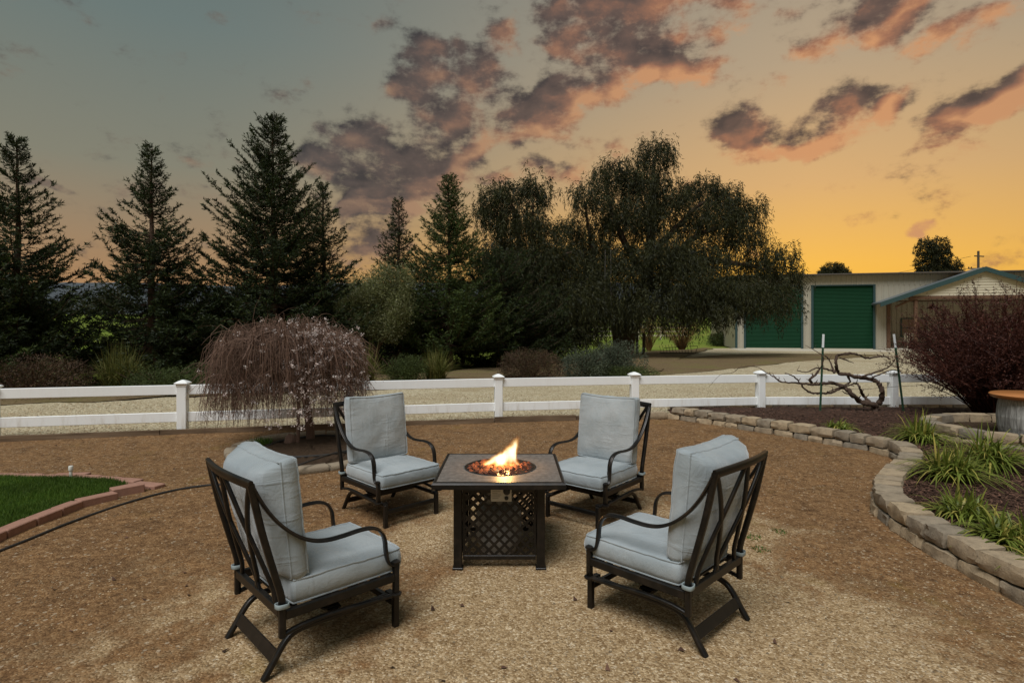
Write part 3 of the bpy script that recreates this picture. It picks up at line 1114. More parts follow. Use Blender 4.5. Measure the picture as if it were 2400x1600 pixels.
# ------------------------------------------------------------------ mulch bed
inner = []
for k in range(0, len(WALL), 3):
    p = WALL[k]
    t = (WALL[min(k + 1, len(WALL) - 1)] - WALL[max(k - 1, 0)]).normalized()
    inner.append(p + Vector((-t.y, t.x, 0)) * 0.10)
# rows from the wall to the far right
inner_x = lambda y: None
ysb = np.linspace(1.9, 9.97, 150)
wx, wy = np.array([p.x for p in WALL]), np.array([p.y for p in WALL])
order = np.argsort(wy)
xin = np.interp(ysb, wy[order], wx[order]) + 0.11
T = np.linspace(0, 1, 150)[None, :] ** 1.2
Xg = xin[:, None] + (11.5 - xin)[:, None] * T
Yg = np.repeat(ysb[:, None], 150, 1)


def bed_z(X, Y):
    return 0.125 + (vnoise(X / 0.9, Y / 0.9, 61, 3) - 0.5) * 0.07 + (vnoise(X / 0.12, Y / 0.12, 62, 3) - 0.5) * 0.03


Zg = bed_z(Xg, Yg) - 0.03 * np.exp(-(Xg - xin[:, None]) / 0.15)
i = np.arange(149 * 150).reshape(149, 150)[:, :-1].ravel()
o = link('mulch_bed', np_mesh('mulch_bed', np.stack([Xg, Yg, Zg], -1).reshape(-1, 3), np.stack([i, i + 1, i + 151, i + 150], 1), True), MATS['mulch'])
tag(o, kind='structure')

n = 26000
yy = 2.0 + rng.random(n) ** 1.1 * 7.95
x0 = np.interp(yy, wy[order], wx[order]) + 0.16
xx = x0 + rng.random(n) ** 1.25 * np.maximum(0.4, (yy * 0.95 - x0))
cc = np.stack([xx, yy, bed_z(xx, yy) + 0.006 + rng.random(n) * 0.012], -1)
a = rng.uniform(0, 6.28, n)
D = np.stack([np.cos(a), np.sin(a), rng.normal(0, 0.25, n)], -1)
D = unit(D)
Sd = unit(np.cross(D, np.stack([rng.normal(0, .35, n), rng.normal(0, .35, n), np.ones(n)], -1)))
V, F = leaves_np(cc, D, Sd, rng.uniform(0.02, 0.075, n), rng.uniform(0.006, 0.016, n))
o = link('bark_chips', np_mesh('bark_chips', V, F), MATS['chip'])
tag(o, kind='stuff')

# ------------------------------------------------------------------ block ring with the barrel table
ring = tag(empty('block_ring', (6.42, 7.2, 0.1)), 'raised round ring of grey-tan blocks at the right edge beside the barrel table', 'planter ring')
circ = [Vector((6.42 + 1.12 * math.cos(a), 7.2 + 1.0 * math.sin(a), 0)) for a in np.linspace(0, 2 * math.pi, 80)]
rb2 = random.Random(9)
lay_course(ring, circ, 0.09, 0.11, 0.17, 0.0, rb2, 0.0, lens=(0.27, 0.33, 0.30))
lay_course(ring, circ, 0.202, 0.11, 0.18, 0.01, rb2, 0.14, lens=(0.32, 0.28, 0.33))
mb = MB()
pts = [(6.42 + 0.98 * math.cos(a), 7.2 + 0.86 * math.sin(a)) for a in np.linspace(0, 2 * math.pi, 40)[:-1]]
mb.add([(6.42, 7.2, 0.20)] + [(x, y, 0.185 + random.random() * 0.02) for x, y in pts], [(0, k + 1, (k + 1) % 39 + 1) for k in range(39)])
o = mb.build('ring_soil', MATS['soil'])
tag(o, kind='structure')

bar = tag(empty('barrel_table', (6.42, 7.02, 0.185)), 'weathered grey wooden barrel with glossy orange-brown round top at the right edge', 'barrel table')
ns = 20
for k in range(ns):
    a0, a1 = 2 * math.pi * k / ns + 0.006, 2 * math.pi * (k + 1) / ns - 0.006
    mb = MB()
    prof = [(0.37, 0.0), (0.395, 0.12), (0.405, 0.24), (0.395, 0.36), (0.375, 0.46)]
    vs = []
    for r, z in prof:
        for aa in (a0, (a0 + a1) / 2, a1):
            vs.append((r * math.cos(aa), r * math.sin(aa), z))
        for aa in (a1, a0):
            vs.append(((r - 0.03) * math.cos(aa), (r - 0.03) * math.sin(aa), z))
    fs = []
    for q in range(len(prof) - 1):
        for e in range(5):
            fs.append((q * 5 + e, q * 5 + (e + 1) % 5, q * 5 + 5 + (e + 1) % 5, q * 5 + 5 + e))
    fs.append((4, 3, 2, 1, 0)); fs.append(tuple((len(prof) - 1) * 5 + e for e in range(5)))
    mb.add(vs, fs)
    mb.build('stave', MATS['barrel_wood'], bar)
MB().lathe([(0.02, 0.461), (0.43, 0.461), (0.455, 0.472), (0.47, 0.49), (0.475, 0.508), (0.46, 0.520), (0.02, 0.522)], 48).build('round_top', MATS['barrel_top'], bar, True)


# ================================================================== PATIO CHAIR
def cushion(w, d, t, crown_top, crown_bot, rng_seed, back=False):
    """boxed cushion lying in x/y, thickness t along z, centre at the origin"""
    rg = np.random.default_rng(rng_seed)
    N = 22
    u = np.linspace(-1, 1, N)
    U, Vv = np.meshgrid(u, u)
    rr = np.abs(U) ** 6 * np.abs(Vv) ** 6
    X = U * w / 2 * (1 - 0.025 * rr)
    Y = Vv * d / 2 * (1 - 0.025 * rr)
    if back:
        # soft sides: waist slightly in, corners stand out
        Y = Y + 0.018 * (U ** 2) * np.clip(Vv, 0, 1) ** 2 - 0.010 * np.clip(Vv, 0, 1) ** 2
        X = X * (1 - 0.012 * (1 - Vv ** 2))
    ex = 2.3 if back else 3.2
    fall = (1 - np.abs(U) ** (ex + .6)) * (1 - np.abs(Vv) ** ex)
    wr = (vnoise(U * 2.2 + 5, Vv * 2.2 + 5, rng_seed, 3) - 0.5) * 0.020 * (0.3 + fall)
    pleat = (vnoise(U * 9 + 3, Vv * 2.0, rng_seed + 1, 2) - 0.5) * 0.008 * (np.abs(Vv) ** 4) + (vnoise(U * 2, Vv * 9, rng_seed + 2, 2) - 0.5) * 0.008 * (np.abs(U) ** 4)
    top = t / 2 + crown_top * fall + wr + pleat
    if back:
        fb = (1 - np.abs(U) ** 6) * (1 - np.abs(Vv) ** 8)
        sag = (vnoise(U * 1.6 + 2, Vv * 1.6, rng_seed + 6, 3) - 0.5) * 0.03
        # the stuffing rolls over the top and narrows towards the seat
        bot = -t / 2 - (crown_bot * (1.0 + 0.35 * Vv) + sag) * np.clip(fb, 0, 1) ** 0.62
        tuft = (vnoise(U * 10 + 1, Vv * 0.8, rng_seed + 8, 2) - 0.5) * 0.016 * np.clip(Vv, 0, 1) ** 3
        bot = bot + tuft
    else:
        bot = -t / 2 - crown_bot * fall
    V = [np.stack([X, Y, top], -1).reshape(-1, 3), np.stack([X, Y, bot], -1).reshape(-1, 3)]
    i = np.arange((N - 1) * N).reshape(N - 1, N)[:, :-1].ravel()
    F = [np.stack([i, i + 1, i + N + 1, i + N], 1), np.stack([i, i + N, i + N + 1, i + 1], 1) + N * N]
    # side strip
    loop = [(0, k) for k in range(N)] + [(k, N - 1) for k in range(1, N)] + [(N - 1, k) for k in range(N - 2, -1, -1)] + [(k, 0) for k in range(N - 2, 0, -1)]
    li = np.array([a * N + b for a, b in loop])
    m_ = len(li)
    base = 2 * N * N
    tp, bt = V[0][li], V[1][li]
    mids = []
    for q in (1, 2, 3):
        f = q / 4
        mm = tp * (1 - f) + bt * f
        cen = mm * 0
        out = unit(np.stack([mm[:, 0] / (w / 2) ** 2 * 0.2, mm[:, 1] / (d / 2) ** 2 * 0.2, mm[:, 0] * 0], -1))
        arc = np.arange(m_)
        wav = (vnoise(arc * 0.55, arc * 0 + q * .35, rng_seed + 4, 2) - 0.5) * 0.012
        mm = mm + out * ((0.014 if back else 0.012) * math.sin(math.pi * f) + wav * (1.0 if back else 0.8))[:, None]
        mids.append(mm)
    V += mids
    rows = [li, base + np.arange(m_), base + m_ + np.arange(m_), base + 2 * m_ + np.arange(m_), li + N * N]
    for a, b in zip(rows, rows[1:]):
        F.append(np.stack([a, b, np.roll(b, -1), np.roll(a, -1)], 1))
    me = np_mesh('cushion', np.concatenate(V), np.concatenate(F), True)
    return me, [Vector(p) for p in tp], [Vector(p) for p in bt]


def piping(loop, r=0.0045):
    mb = MB()
    P = loop + [loop[0], loop[1]]
    mb.tube(P, r, 6, cap=False)
    return mb


def make_chair():
    B = MATS['bronze']
    root = empty('patio_chair')
    hw = 0.283
    X1 = Vector((1, 0, 0))
    arm_yz = [(.315, .350), (.296, .337), (.272, .338), (.252, .365), (.243, .42), (.236, .475), (.212, .520), (.165, .546), (.10, .552), (.02, .547), (-.06, .547), (-.13, .561),
              (-.2, .597), (-.27, .657), (-.325, .725), (-.367, .795), (-.395, .852)]
    post_yz = [(-.270, .178), (-.270, .27), (-.273, .35), (-.300, .45), (-.328, .55), (-.355, .65), (-.380, .76), (-.402, .865)]
    back_y = catmull([(0, a, b) for a, b in post_yz], 6)

    def by(z):
        for a, b in zip(back_y, back_y[1:]):
            if b.z >= z:
                return a.y + (b.y - a.y) * (z - a.z) / max(1e-6, b.z - a.z)
        return back_y[-1].y
    for s in (-1, 1):
        x = s * hw
        # arm: flat strap with a raised centre rib
        path = catmull([(x, a, b) for a, b in arm_yz], 5)
        a_ = MB().strap(path, X1, 0.036, 0.011, 0.3).build('arm', B, root, True)
        rib = []
        for k, p in enumerate(path):
            q = path[min(k + 1, len(path) - 1)] - path[max(k - 1, 0)]
            nn = q.normalized().cross(X1)
            rib.append(p - nn * 0.0065 if nn.z < 0 else p + nn * 0.0065)
        MB().strap(rib, X1, 0.016, 0.006, 0.3).build('rib', B, a_, True)
        # scroll end and front post
        f = MB()
        f.lathe([(0.019, 0.338), (0.024, 0.342), (0.024, 0.350), (0.012, 0.356)], 14, Matrix.Translation((x, .300, 0)))
        f.cbox((x - 0.014, .287, .192), (x + 0.014, .315, .342), 0.003)
        f.lathe([(0.026, 0.178), (0.030, 0.182), (0.030, 0.190), (0.02, 0.194)], 14, Matrix.Translation((x, .300, 0)))
        f.build('front_post', B, root, True)
        # rear post
        MB().strap(catmull([(x, a, b) for a, b in post_yz], 5), X1, 0.030, 0.027, 0.2).build('back_post', B, root, True)
        # seat rail and lower rail of the side
        MB().cbox((x - 0.013, -.258, .252), (x + 0.013, .289, .292), 0.003).build('seat_rail', B, root)
        low = catmull([(x, -.270, .186), (x, -.18, .202), (x, -.05, .205), (x, .10, .196), (x, .23, .186), (x, .300, .183)], 5)
        MB().strap(low, X1, 0.024, 0.018, 0.25).build('lower_rail', B, root, True)
        # rocker base: straight front leg, rail, bent rear leg
        xb = s * 0.236
        MB().cbox((xb - 0.015, .313, -.005), (xb + 0.015, .343, .172), 0.003).build('leg', B, root)
        MB().strap(catmull([(xb, .338, .166), (xb, .2, .166), (xb, .0, .166), (xb, -.14, .166), (xb, -.19, .160), (xb, -.228, .140), (xb, -.262, .100), (xb, -.298, .045), (xb, -.334, -.006)], 5),
                   X1, 0.032, 0.024, 0.25).build('rear_leg', B, root, True)
        MB().cbox((x - s * 0.05 - 0.03, .285, .168), (x - s * 0.05 + 0.03, .318, .181), 0.002).build('bracket', B, root)
        # fabric tie holding the cushion to the post
        tz = 0.315
        ty = by(tz)
        MB().strap(catmull([(x - .02, ty - .022, tz), (x + .02, ty - .022, tz + .004), (x + .022, ty + .02, tz + .002), (x - .018, ty + .022, tz)], 5, True), (0, 0, 1), 0.02, 0.004, 0.2, True).build('cushion_tie', MATS['tie'], root, True)
    # cross members
    MB().cbox((-hw + .012, .262, .254), (hw - .012, .288, .290), 0.003).build('front_rail', B, root)
    MB().cbox((-hw + .012, -.284, .262), (hw - .012, -.258, .304), 0.003).build('rear_rail', B, root)
    MB().cbox((-.222, -.006, .150), (.222, .034, .176), 0.003).build('base_crossbar', B, root)
    MB().cbox((-.222, .314, .10), (.222, .338, .130), 0.003).build('front_stretcher', B, root)
    mm = Matrix.Translation((0, -.281, .074)) @ Matrix.Rotation(R(-33), 4, 'X')
    MB().cbox((-.222, -.006, -.027), (.222, .006, .027), 0.002, mm).build('rear_plate', B, root)
    for s in (-1, 1):
        sp = MB()
        sp.cbox((s * .17 - .03, -.02, .174), (s * .17 + .03, .05, .182), 0.002)
        sp.strap(catmull([(s * .17, .045, .185), (s * .17, -.03, .188), (s * .17, -.055, .21), (s * .17, -.03, .238), (s * .17, .045, .245)], 5), X1, 0.05, 0.008)
        sp.build('spring', B, root, True)
    # slats under the seat
    for k in range(5):
        y = -.2 + k * .1
        MB().cbox((-hw + .012, y - .015, .272), (hw - .012, y + .015, .280), 0.001).build('seat_slat', B, root)
    # back: top rail bowed backwards, two crossing pairs
    top = catmull([(-hw - .012, -.402, .862), (-.14, -.424, .868), (0, -.432, .870), (.14, -.424, .868), (hw + .012, -.402, .862)], 6)
    MB().strap(top, (0, -.25, 1), 0.042, 0.020, 0.25).build('top_rail', B, root, True)

    def bar(x0, x1, name='cross_bar', bow=0.03):
        pts = []
        for k in range(9):
            t = k / 8
            z = .290 + (.855 - .290) * t
            x = x0 + (x1 - x0) * t + math.sin(math.pi * t) * bow * (1 if x1 > x0 else -1) * -0.6
            bowed = -0.026 * (1 - (x / hw) ** 2) * t
            pts.append((x, by(z) + bowed, z))
        MB().strap(catmull(pts, 3), X1, 0.023, 0.018, 0.25).build(name, B, root, True)
    W = 2 * hw
    for (tb, tt) in ((.53, .03), (.12, .47), (.47, .97), (.88, .53)):
        bar(-hw + W * tb, -hw + W * tt)
    return root


def add_cushions(root, seed, lean=6.0, shift=0.0):
    """each chair has its own sat-on cushions"""
    me, tl, bl = cushion(0.535, 0.560, 0.100, 0.022, 0.004, seed)
    c = link('seat_cushion', me, MATS['fabric'], root)
    c.location = (shift, 0.062, .348)
    piping(tl).build('piping', MATS['fabric'], c, True)
    piping(bl).build('piping', MATS['fabric'], c, True)
    me, tl, bl = cushion(0.530, 0.530, 0.076, 0.036, 0.088, seed + 12, True)
    c = link('back_cushion', me, MATS['fabric'], root)
    # cushion plane: local y up the back, local z towards the sitter
    yv = Vector((0, -math.sin(R(lean)), math.cos(R(lean))))
    zv = Vector((0, math.cos(R(lean)), math.sin(R(lean))))
    xv = yv.cross(zv)
    c.matrix_local = Matrix(((xv.x, yv.x, zv.x, -shift), (xv.y, yv.y, zv.y, -.208), (xv.z, yv.z, zv.z, .668), (0, 0, 0, 1)))
    piping(tl).build('piping', MATS['fabric'], c, True)
    piping(bl).build('piping', MATS['fabric'], c, True)


chair = make_chair()
spots = [((-0.997, 2.893), (.726, .687), 'near left patio chair seen from behind, blue-grey cushions, dark bronze frame'),
         ((0.829, 3.077), (-.710, .704), 'near right patio chair with its crossed-bar back towards the viewer'),
         ((-1.017, 4.776), (.692, -.722), 'far left patio chair facing the viewer beside the weeping cherry tree'),
         ((0.680, 4.730), (-.650, -.760), 'far right patio chair facing the viewer behind the fire table')]
frames = [chair] + [copy_tree(chair) for _ in range(3)]
for k, ((x, y), (fx, fy), lab) in enumerate(spots):
    c = frames[k]
    add_cushions(c, (11, 41, 67, 93)[k], (6.0, 5.6, 7.0, 6.4)[k], (0.0, -.004, .005, -.003)[k])
    c.location = (x, y, 0.004)
    c.rotation_euler = (0, 0, math.atan2(fy, fx) - math.pi / 2)
    tag(c, lab, 'chair', 'patio chairs around the fire table')

# ================================================================== FIRE TABLE
B = MATS['bronze']
TX, TY, TH = -0.080, 3.91, 0.577
tbl = tag(empty('fire_table', (TX, TY, 0.002)), 'square fire pit table with slate top, dark lattice base and burning bowl', 'fire table')
A = 0.41
# top as a slab with a round hole for the burner
n = 64
hole = 0.236
mb = MB()
vs = []
for k in range(n):
    a = 2 * math.pi * k / n
    c_, s_ = math.cos(a), math.sin(a)
    q = (A - 0.022) / max(abs(c_), abs(s_))
    for (r, z) in ((q, TH - 0.03), (q, TH), (hole, TH), (hole, TH - 0.03)):
        vs.append((r * c_, r * s_, z))
fs = []
for k in range(n):
    j = (k + 1) % n
    for e in range(4):
        f = (e + 1) % 4
        fs.append((k * 4 + e, j * 4 + e, j * 4 + f, k * 4 + f))
mb.add(vs, fs)
top = mb.build('tabletop', MATS['slate'], tbl)
fr_path = [(-A, -A), (A, -A), (A, A), (-A, A)]
for k in range(4):
    a_, b_ = Vector((*fr_path[k], 0)), Vector((*fr_path[(k + 1) % 4], 0))
    dr = (b_ - a_).normalized()
    nn = Vector((-dr.y, dr.x, 0))
    vs = []
    prof = [(0.0, -0.040), (0.0, -0.012), (0.006, -0.002), (0.012, 0.002), (0.026, 0.0025), (0.026, -0.040)]
    for (e, sg) in ((a_, 1), (b_, -1)):
        for (u, z) in prof:
            vs.append(e + nn * u + dr * (sg * u) + Vector((0, 0, TH + z)))
    m_ = len(prof)
    fs = [(q, q + 1, m_ + q + 1, m_ + q) for q in range(m_ - 1)] + [(m_ - 1, 0, m_, 2 * m_ - 1)]
    MB_ = MB(); MB_.add(vs, fs)
    MB_.build('edge_trim', B, tbl)
# steel rim of the bowl and pan
MB().lathe([(0.233, TH - 0.05), (0.233, TH + 0.001), (0.238, TH + 0.004), (0.243, TH + 0.002), (0.243, TH - 0.002)], 64).build('bowl_rim', MATS['black_plastic'], tbl, True)
MB().lathe([(0.02, TH - 0.065), (0.15, TH - 0.062), (0.233, TH - 0.045), (0.233, TH - 0.040), (0.02, TH - 0.055)], 48).build('burner_pan', MATS['black_plastic'], tbl, True)
Lh = 0.288
for sx in (-1, 1):
    for sy in (-1, 1):
        x, y = sx * (Lh - 0.026), sy * (Lh - 0.026)
        lg = MB().cbox((x - .026, y - .026, 0.012), (x + .026, y + .026, TH - 0.041), 0.004).build('leg', B, tbl)
        MB().cbox((x - .033, y - .033, 0.0), (x + .033, y + .033, 0.013), 0.003).build('foot', B, lg)


def lattice(width, height, pitch=0.0665, hole_=0.044, th=0.003):
    mb = MB()
    h2 = pitch / 2
    q = hole_ / 2
    nxc, nzc = int(width / pitch) + 2, int(height / pitch) + 2
    for row in range(-nzc, nzc + 1):
        for cidx in range(-nxc, nxc + 1):
            cx_, cz_ = cidx * pitch + (h2 if row % 2 else 0), row * h2
            if abs(cx_) > width / 2 - q * 0.5 or abs(cz_) > height / 2 - q * 0.5:
                if abs(cx_) > width / 2 + q or abs(cz_) > height / 2 + q:
                    continue
            o_ = [(cx_ + h2, cz_), (cx_, cz_ + h2), (cx_ - h2, cz_), (cx_, cz_ - h2)]
            i_ = [(cx_ + q, cz_), (cx_, cz_ + q), (cx_ - q, cz_), (cx_, cz_ - q)]
            cl_ = lambda p: (max(-width / 2, min(width / 2, p[0])), max(-height / 2, min(height / 2, p[1])))
            o_ = [cl_(p) for p in o_]; i_ = [cl_(p) for p in i_]
            vs = [(p[0], -th, p[1]) for p in o_] + [(p[0], -th, p[1]) for p in i_] + [(p[0], th, p[1]) for p in o_] + [(p[0], th, p[1]) for p in i_]
            fs = []
            for e in range(4):
                f = (e + 1) % 4
                fs += [(e, 4 + e, 4 + f, f), (8 + e, 8 + f, 12 + f, 12 + e), (4 + e, 12 + e, 12 + f, 4 + f)]
            mb.add(vs, fs)
    return mb


PW, PH = 0.462, 0.405
proto = lattice(PW, PH).build('lattice_panel', B, tbl)
zc = 0.068 + PH / 2 + 0.008
for k in range(4):
    p = proto if k == 0 else link('lattice_panel', proto.data, B, tbl)
    a = k * math.pi / 2
    off = Lh - 0.034
    p.location = (math.sin(a) * off, -math.cos(a) * off, zc)
    p.rotation_euler = (0, 0, a)
    for (lo, hi) in (((-PW / 2, -.010, -PH / 2 - .022), (PW / 2, .010, -PH / 2 + .004)), ((-PW / 2, -.010, PH / 2 - .004), (PW / 2, .010, PH / 2 + .03)),
                     ((-PW / 2 - .002, -.008, -PH / 2), (-PW / 2 + .014, .008, PH / 2)), ((PW / 2 - .014, -.008, -PH / 2), (PW / 2 + .002, .008, PH / 2))):
        MB().cbox(lo, hi, 0.002).build('frame_bar', B, p)
cp = MB().cbox((-.066, -.300, .438), (.066, -.2925, .538), 0.002).build('control_panel', MATS['steel'], tbl)
cp.location = (0.012, 0.020, -0.012)
MB().lathe([(0.0225, 0), (0.0215, .016), (0.016, .02)], 20, Matrix.Translation((.035, -.301, .505)) @ Matrix.Rotation(R(90), 4, 'X')).build('knob', MATS['black_plastic'], cp, True)
MB().lathe([(0.0125, 0), (0.0115, .010), (0.008, .012)], 16, Matrix.Translation((.033, -.301, .460)) @ Matrix.Rotation(R(90), 4, 'X')).build('igniter_button', MATS['black_plastic'], cp, True)
mb = MB()
for k in range(7):
    mb.box((-.056, -.3012, .524 - k * .011), (-.056 + .055 * (1, .8, .95, .6, 1, .85, .7)[k], -.3008, .527 - k * .011))
simple('print_grey', (0.20, 0.19, 0.18), 0.6)
mb.build('instruction_lines', MATS['print_grey'], cp)

# gas cylinder inside the base
tank = tag(empty('gas_cylinder', (TX - 0.01, TY + 0.03, 0.012)), 'pale gas cylinder glimpsed through the lattice inside the fire table', 'gas cylinder')
MB().lathe([(0.12, 0.0), (0.125, 0.03), (0.15, 0.06), (0.155, 0.10), (0.155, 0.25), (0.14, 0.30), (0.09, 0.335), (0.04, 0.345)], 28).build('body', MATS['tank'], tank, True)
MB().lathe([(0.10, 0.33), (0.10, 0.41), (0.092, 0.41), (0.092, 0.33)], 24).build('collar', MATS['tank'], tank, True)

# lava rock in the bowl
rng2 = np.random.default_rng(17)
mb = MB()
for k in range(330):
    a, r = rng2.uniform(0, 6.28), 0.222 * math.sqrt(rng2.random())
    s_ = rng2.uniform(0.011, 0.024)
    cx_, cy_, cz_ = r * math.cos(a), r * math.sin(a), TH - 0.012 + 0.018 * rng2.random() - 0.006 * (r / .22) ** 4
    vs = []
    for (x, y, z) in ((1, 0, 0), (-1, 0, 0), (0, 1, 0), (0, -1, 0), (0, 0, 1), (0, 0, -1), (.7, .7, .3), (-.7, .7, -.2), (-.6, -.7, .4), (.7, -.6, -.3)):
        j = rng2.uniform(0.65, 1.25)
        vs.append((cx_ + x * s_ * j, cy_ + y * s_ * j, cz_ + z * s_ * j * .8))
    mb.add(vs, [(0, 6, 4), (6, 2, 4), (2, 1, 4), (1, 8, 4), (8, 3, 4), (3, 0, 4), (0, 9, 5), (9, 3, 5), (3, 8, 5), (8, 1, 5), (1, 7, 5), (7, 2, 5), (2, 6, 5), (6, 0, 5), (0, 3, 9), (1, 2, 7)])
o = mb.build('lava_rocks', MATS['lava'])
o.location = (TX, TY, 0.002)
tag(o, 'bed of dark red-brown lava rock filling the fire bowl', kind='stuff')

# flames: glowing gas as an emitting volume
m, t = new_mat('flame')
co = objco(t)
spz = t.n('ShaderNodeSeparateXYZ', {0: co})
n1 = t.n('ShaderNodeTexNoise', {'Vector': t.n('ShaderNodeMapping', {0: co, 3: (1, 1, 0.45)}).outputs[0], 'Scale': 17.0, 'Detail': 5.0, 'Roughness': 0.6})
dv = t.n('ShaderNodeVectorMath', {0: n1.outputs['Color'], 1: (0.5, 0.5, 0.5)}, operation='SUBTRACT').outputs[0]
amt = t.m('ADD', 0.025, t.m('MULTIPLY', spz.outputs[2], 0.42))
dv = t.n('ShaderNodeVectorMath', {0: dv, 'Scale': amt}, operation='SCALE').outputs[0]
pc = t.n('ShaderNodeVectorMath', {0: co, 1: dv}, operation='ADD').outputs[0]
tongues = [((0.068, 0.0, 0.080), 12, (0.042, 0.05, 0.155), 1.15), ((0.020, 0.01, 0.065), 36, (0.052, 0.06, 0.160), 1.15), ((-0.060, -0.01, 0.035), 60, (0.040, 0.05, 0.140), 1.0),
           ((0.085, 0.01, 0.050), -4, (0.028, 0.04, 0.110), 0.9), ((0.0, 0.02, 0.030), 0, (0.085, 0.07, 0.065), 0.9), ((-0.085, 0.02, 0.012), 70, (0.022, 0.03, 0.060), 0.7),
           ((0.10, -0.01, 0.012), 10, (0.03, 0.03, 0.04), 0.6)]
acc = None
for (c0, tilt, sc, wgt) in tongues:
    c0, sc = tuple(v * 1.14 for v in c0), tuple(v * 1.16 for v in sc)
    mp = t.n('ShaderNodeMapping', {0: pc, 1: c0, 2: (0, R(tilt), 0), 3: sc}, vector_type='TEXTURE')
    gq = t.n('ShaderNodeTexGradient', {0: mp.outputs[0]}, gradient_type='QUADRATIC_SPHERE')
    v = t.m('MULTIPLY', gq.outputs['Fac'], wgt)
    acc = v if acc is None else t.m('ADD', acc, v)
inten = t.ss(acc, 0.05, 0.75)
colr = t.ramp(inten, [(0.0, (1.0, 0.22, 0.02)), (0.30, (1.0, 0.36, 0.05)), (0.60, (1.0, 0.62, 0.20)), (1.0, (1.0, 0.84, 0.55))])
stg = t.m('MULTIPLY', t.m('POWER', inten, 1.4), 34.0)
em = t.n('ShaderNodeEmission', {0: colr, 1: stg})
oo = t.n('ShaderNodeOutputMaterial')
t.t.links.new(em.outputs[0], oo.inputs['Volume'])
try:
    m.cycles.volume_step_rate = 0.35
except Exception:
    pass
o = MB().lathe([(0.05, -0.012), (0.20, -0.006), (0.22, 0.05), (0.21, 0.12), (0.18, 0.20), (0.14, 0.265), (0.08, 0.31)], 28).build('flames', m, None, True)
o.location = (TX + 0.01, TY - 0.01, TH + 0.006)
tag(o, 'bright yellow-orange gas flames leaning right above the lava rock', 'fire')
fl_d = bpy.data.lights.new('flame_light', 'POINT')
fl_d.energy = 8.0
fl_d.color = (1.0, 0.50, 0.16)
fl_d.shadow_soft_size = 0.045
fl = bpy.data.objects.new('flame_light', fl_d)
COL.objects.link(fl)
fl.location = (TX + 0.03, TY - 0.02, TH + 0.075)


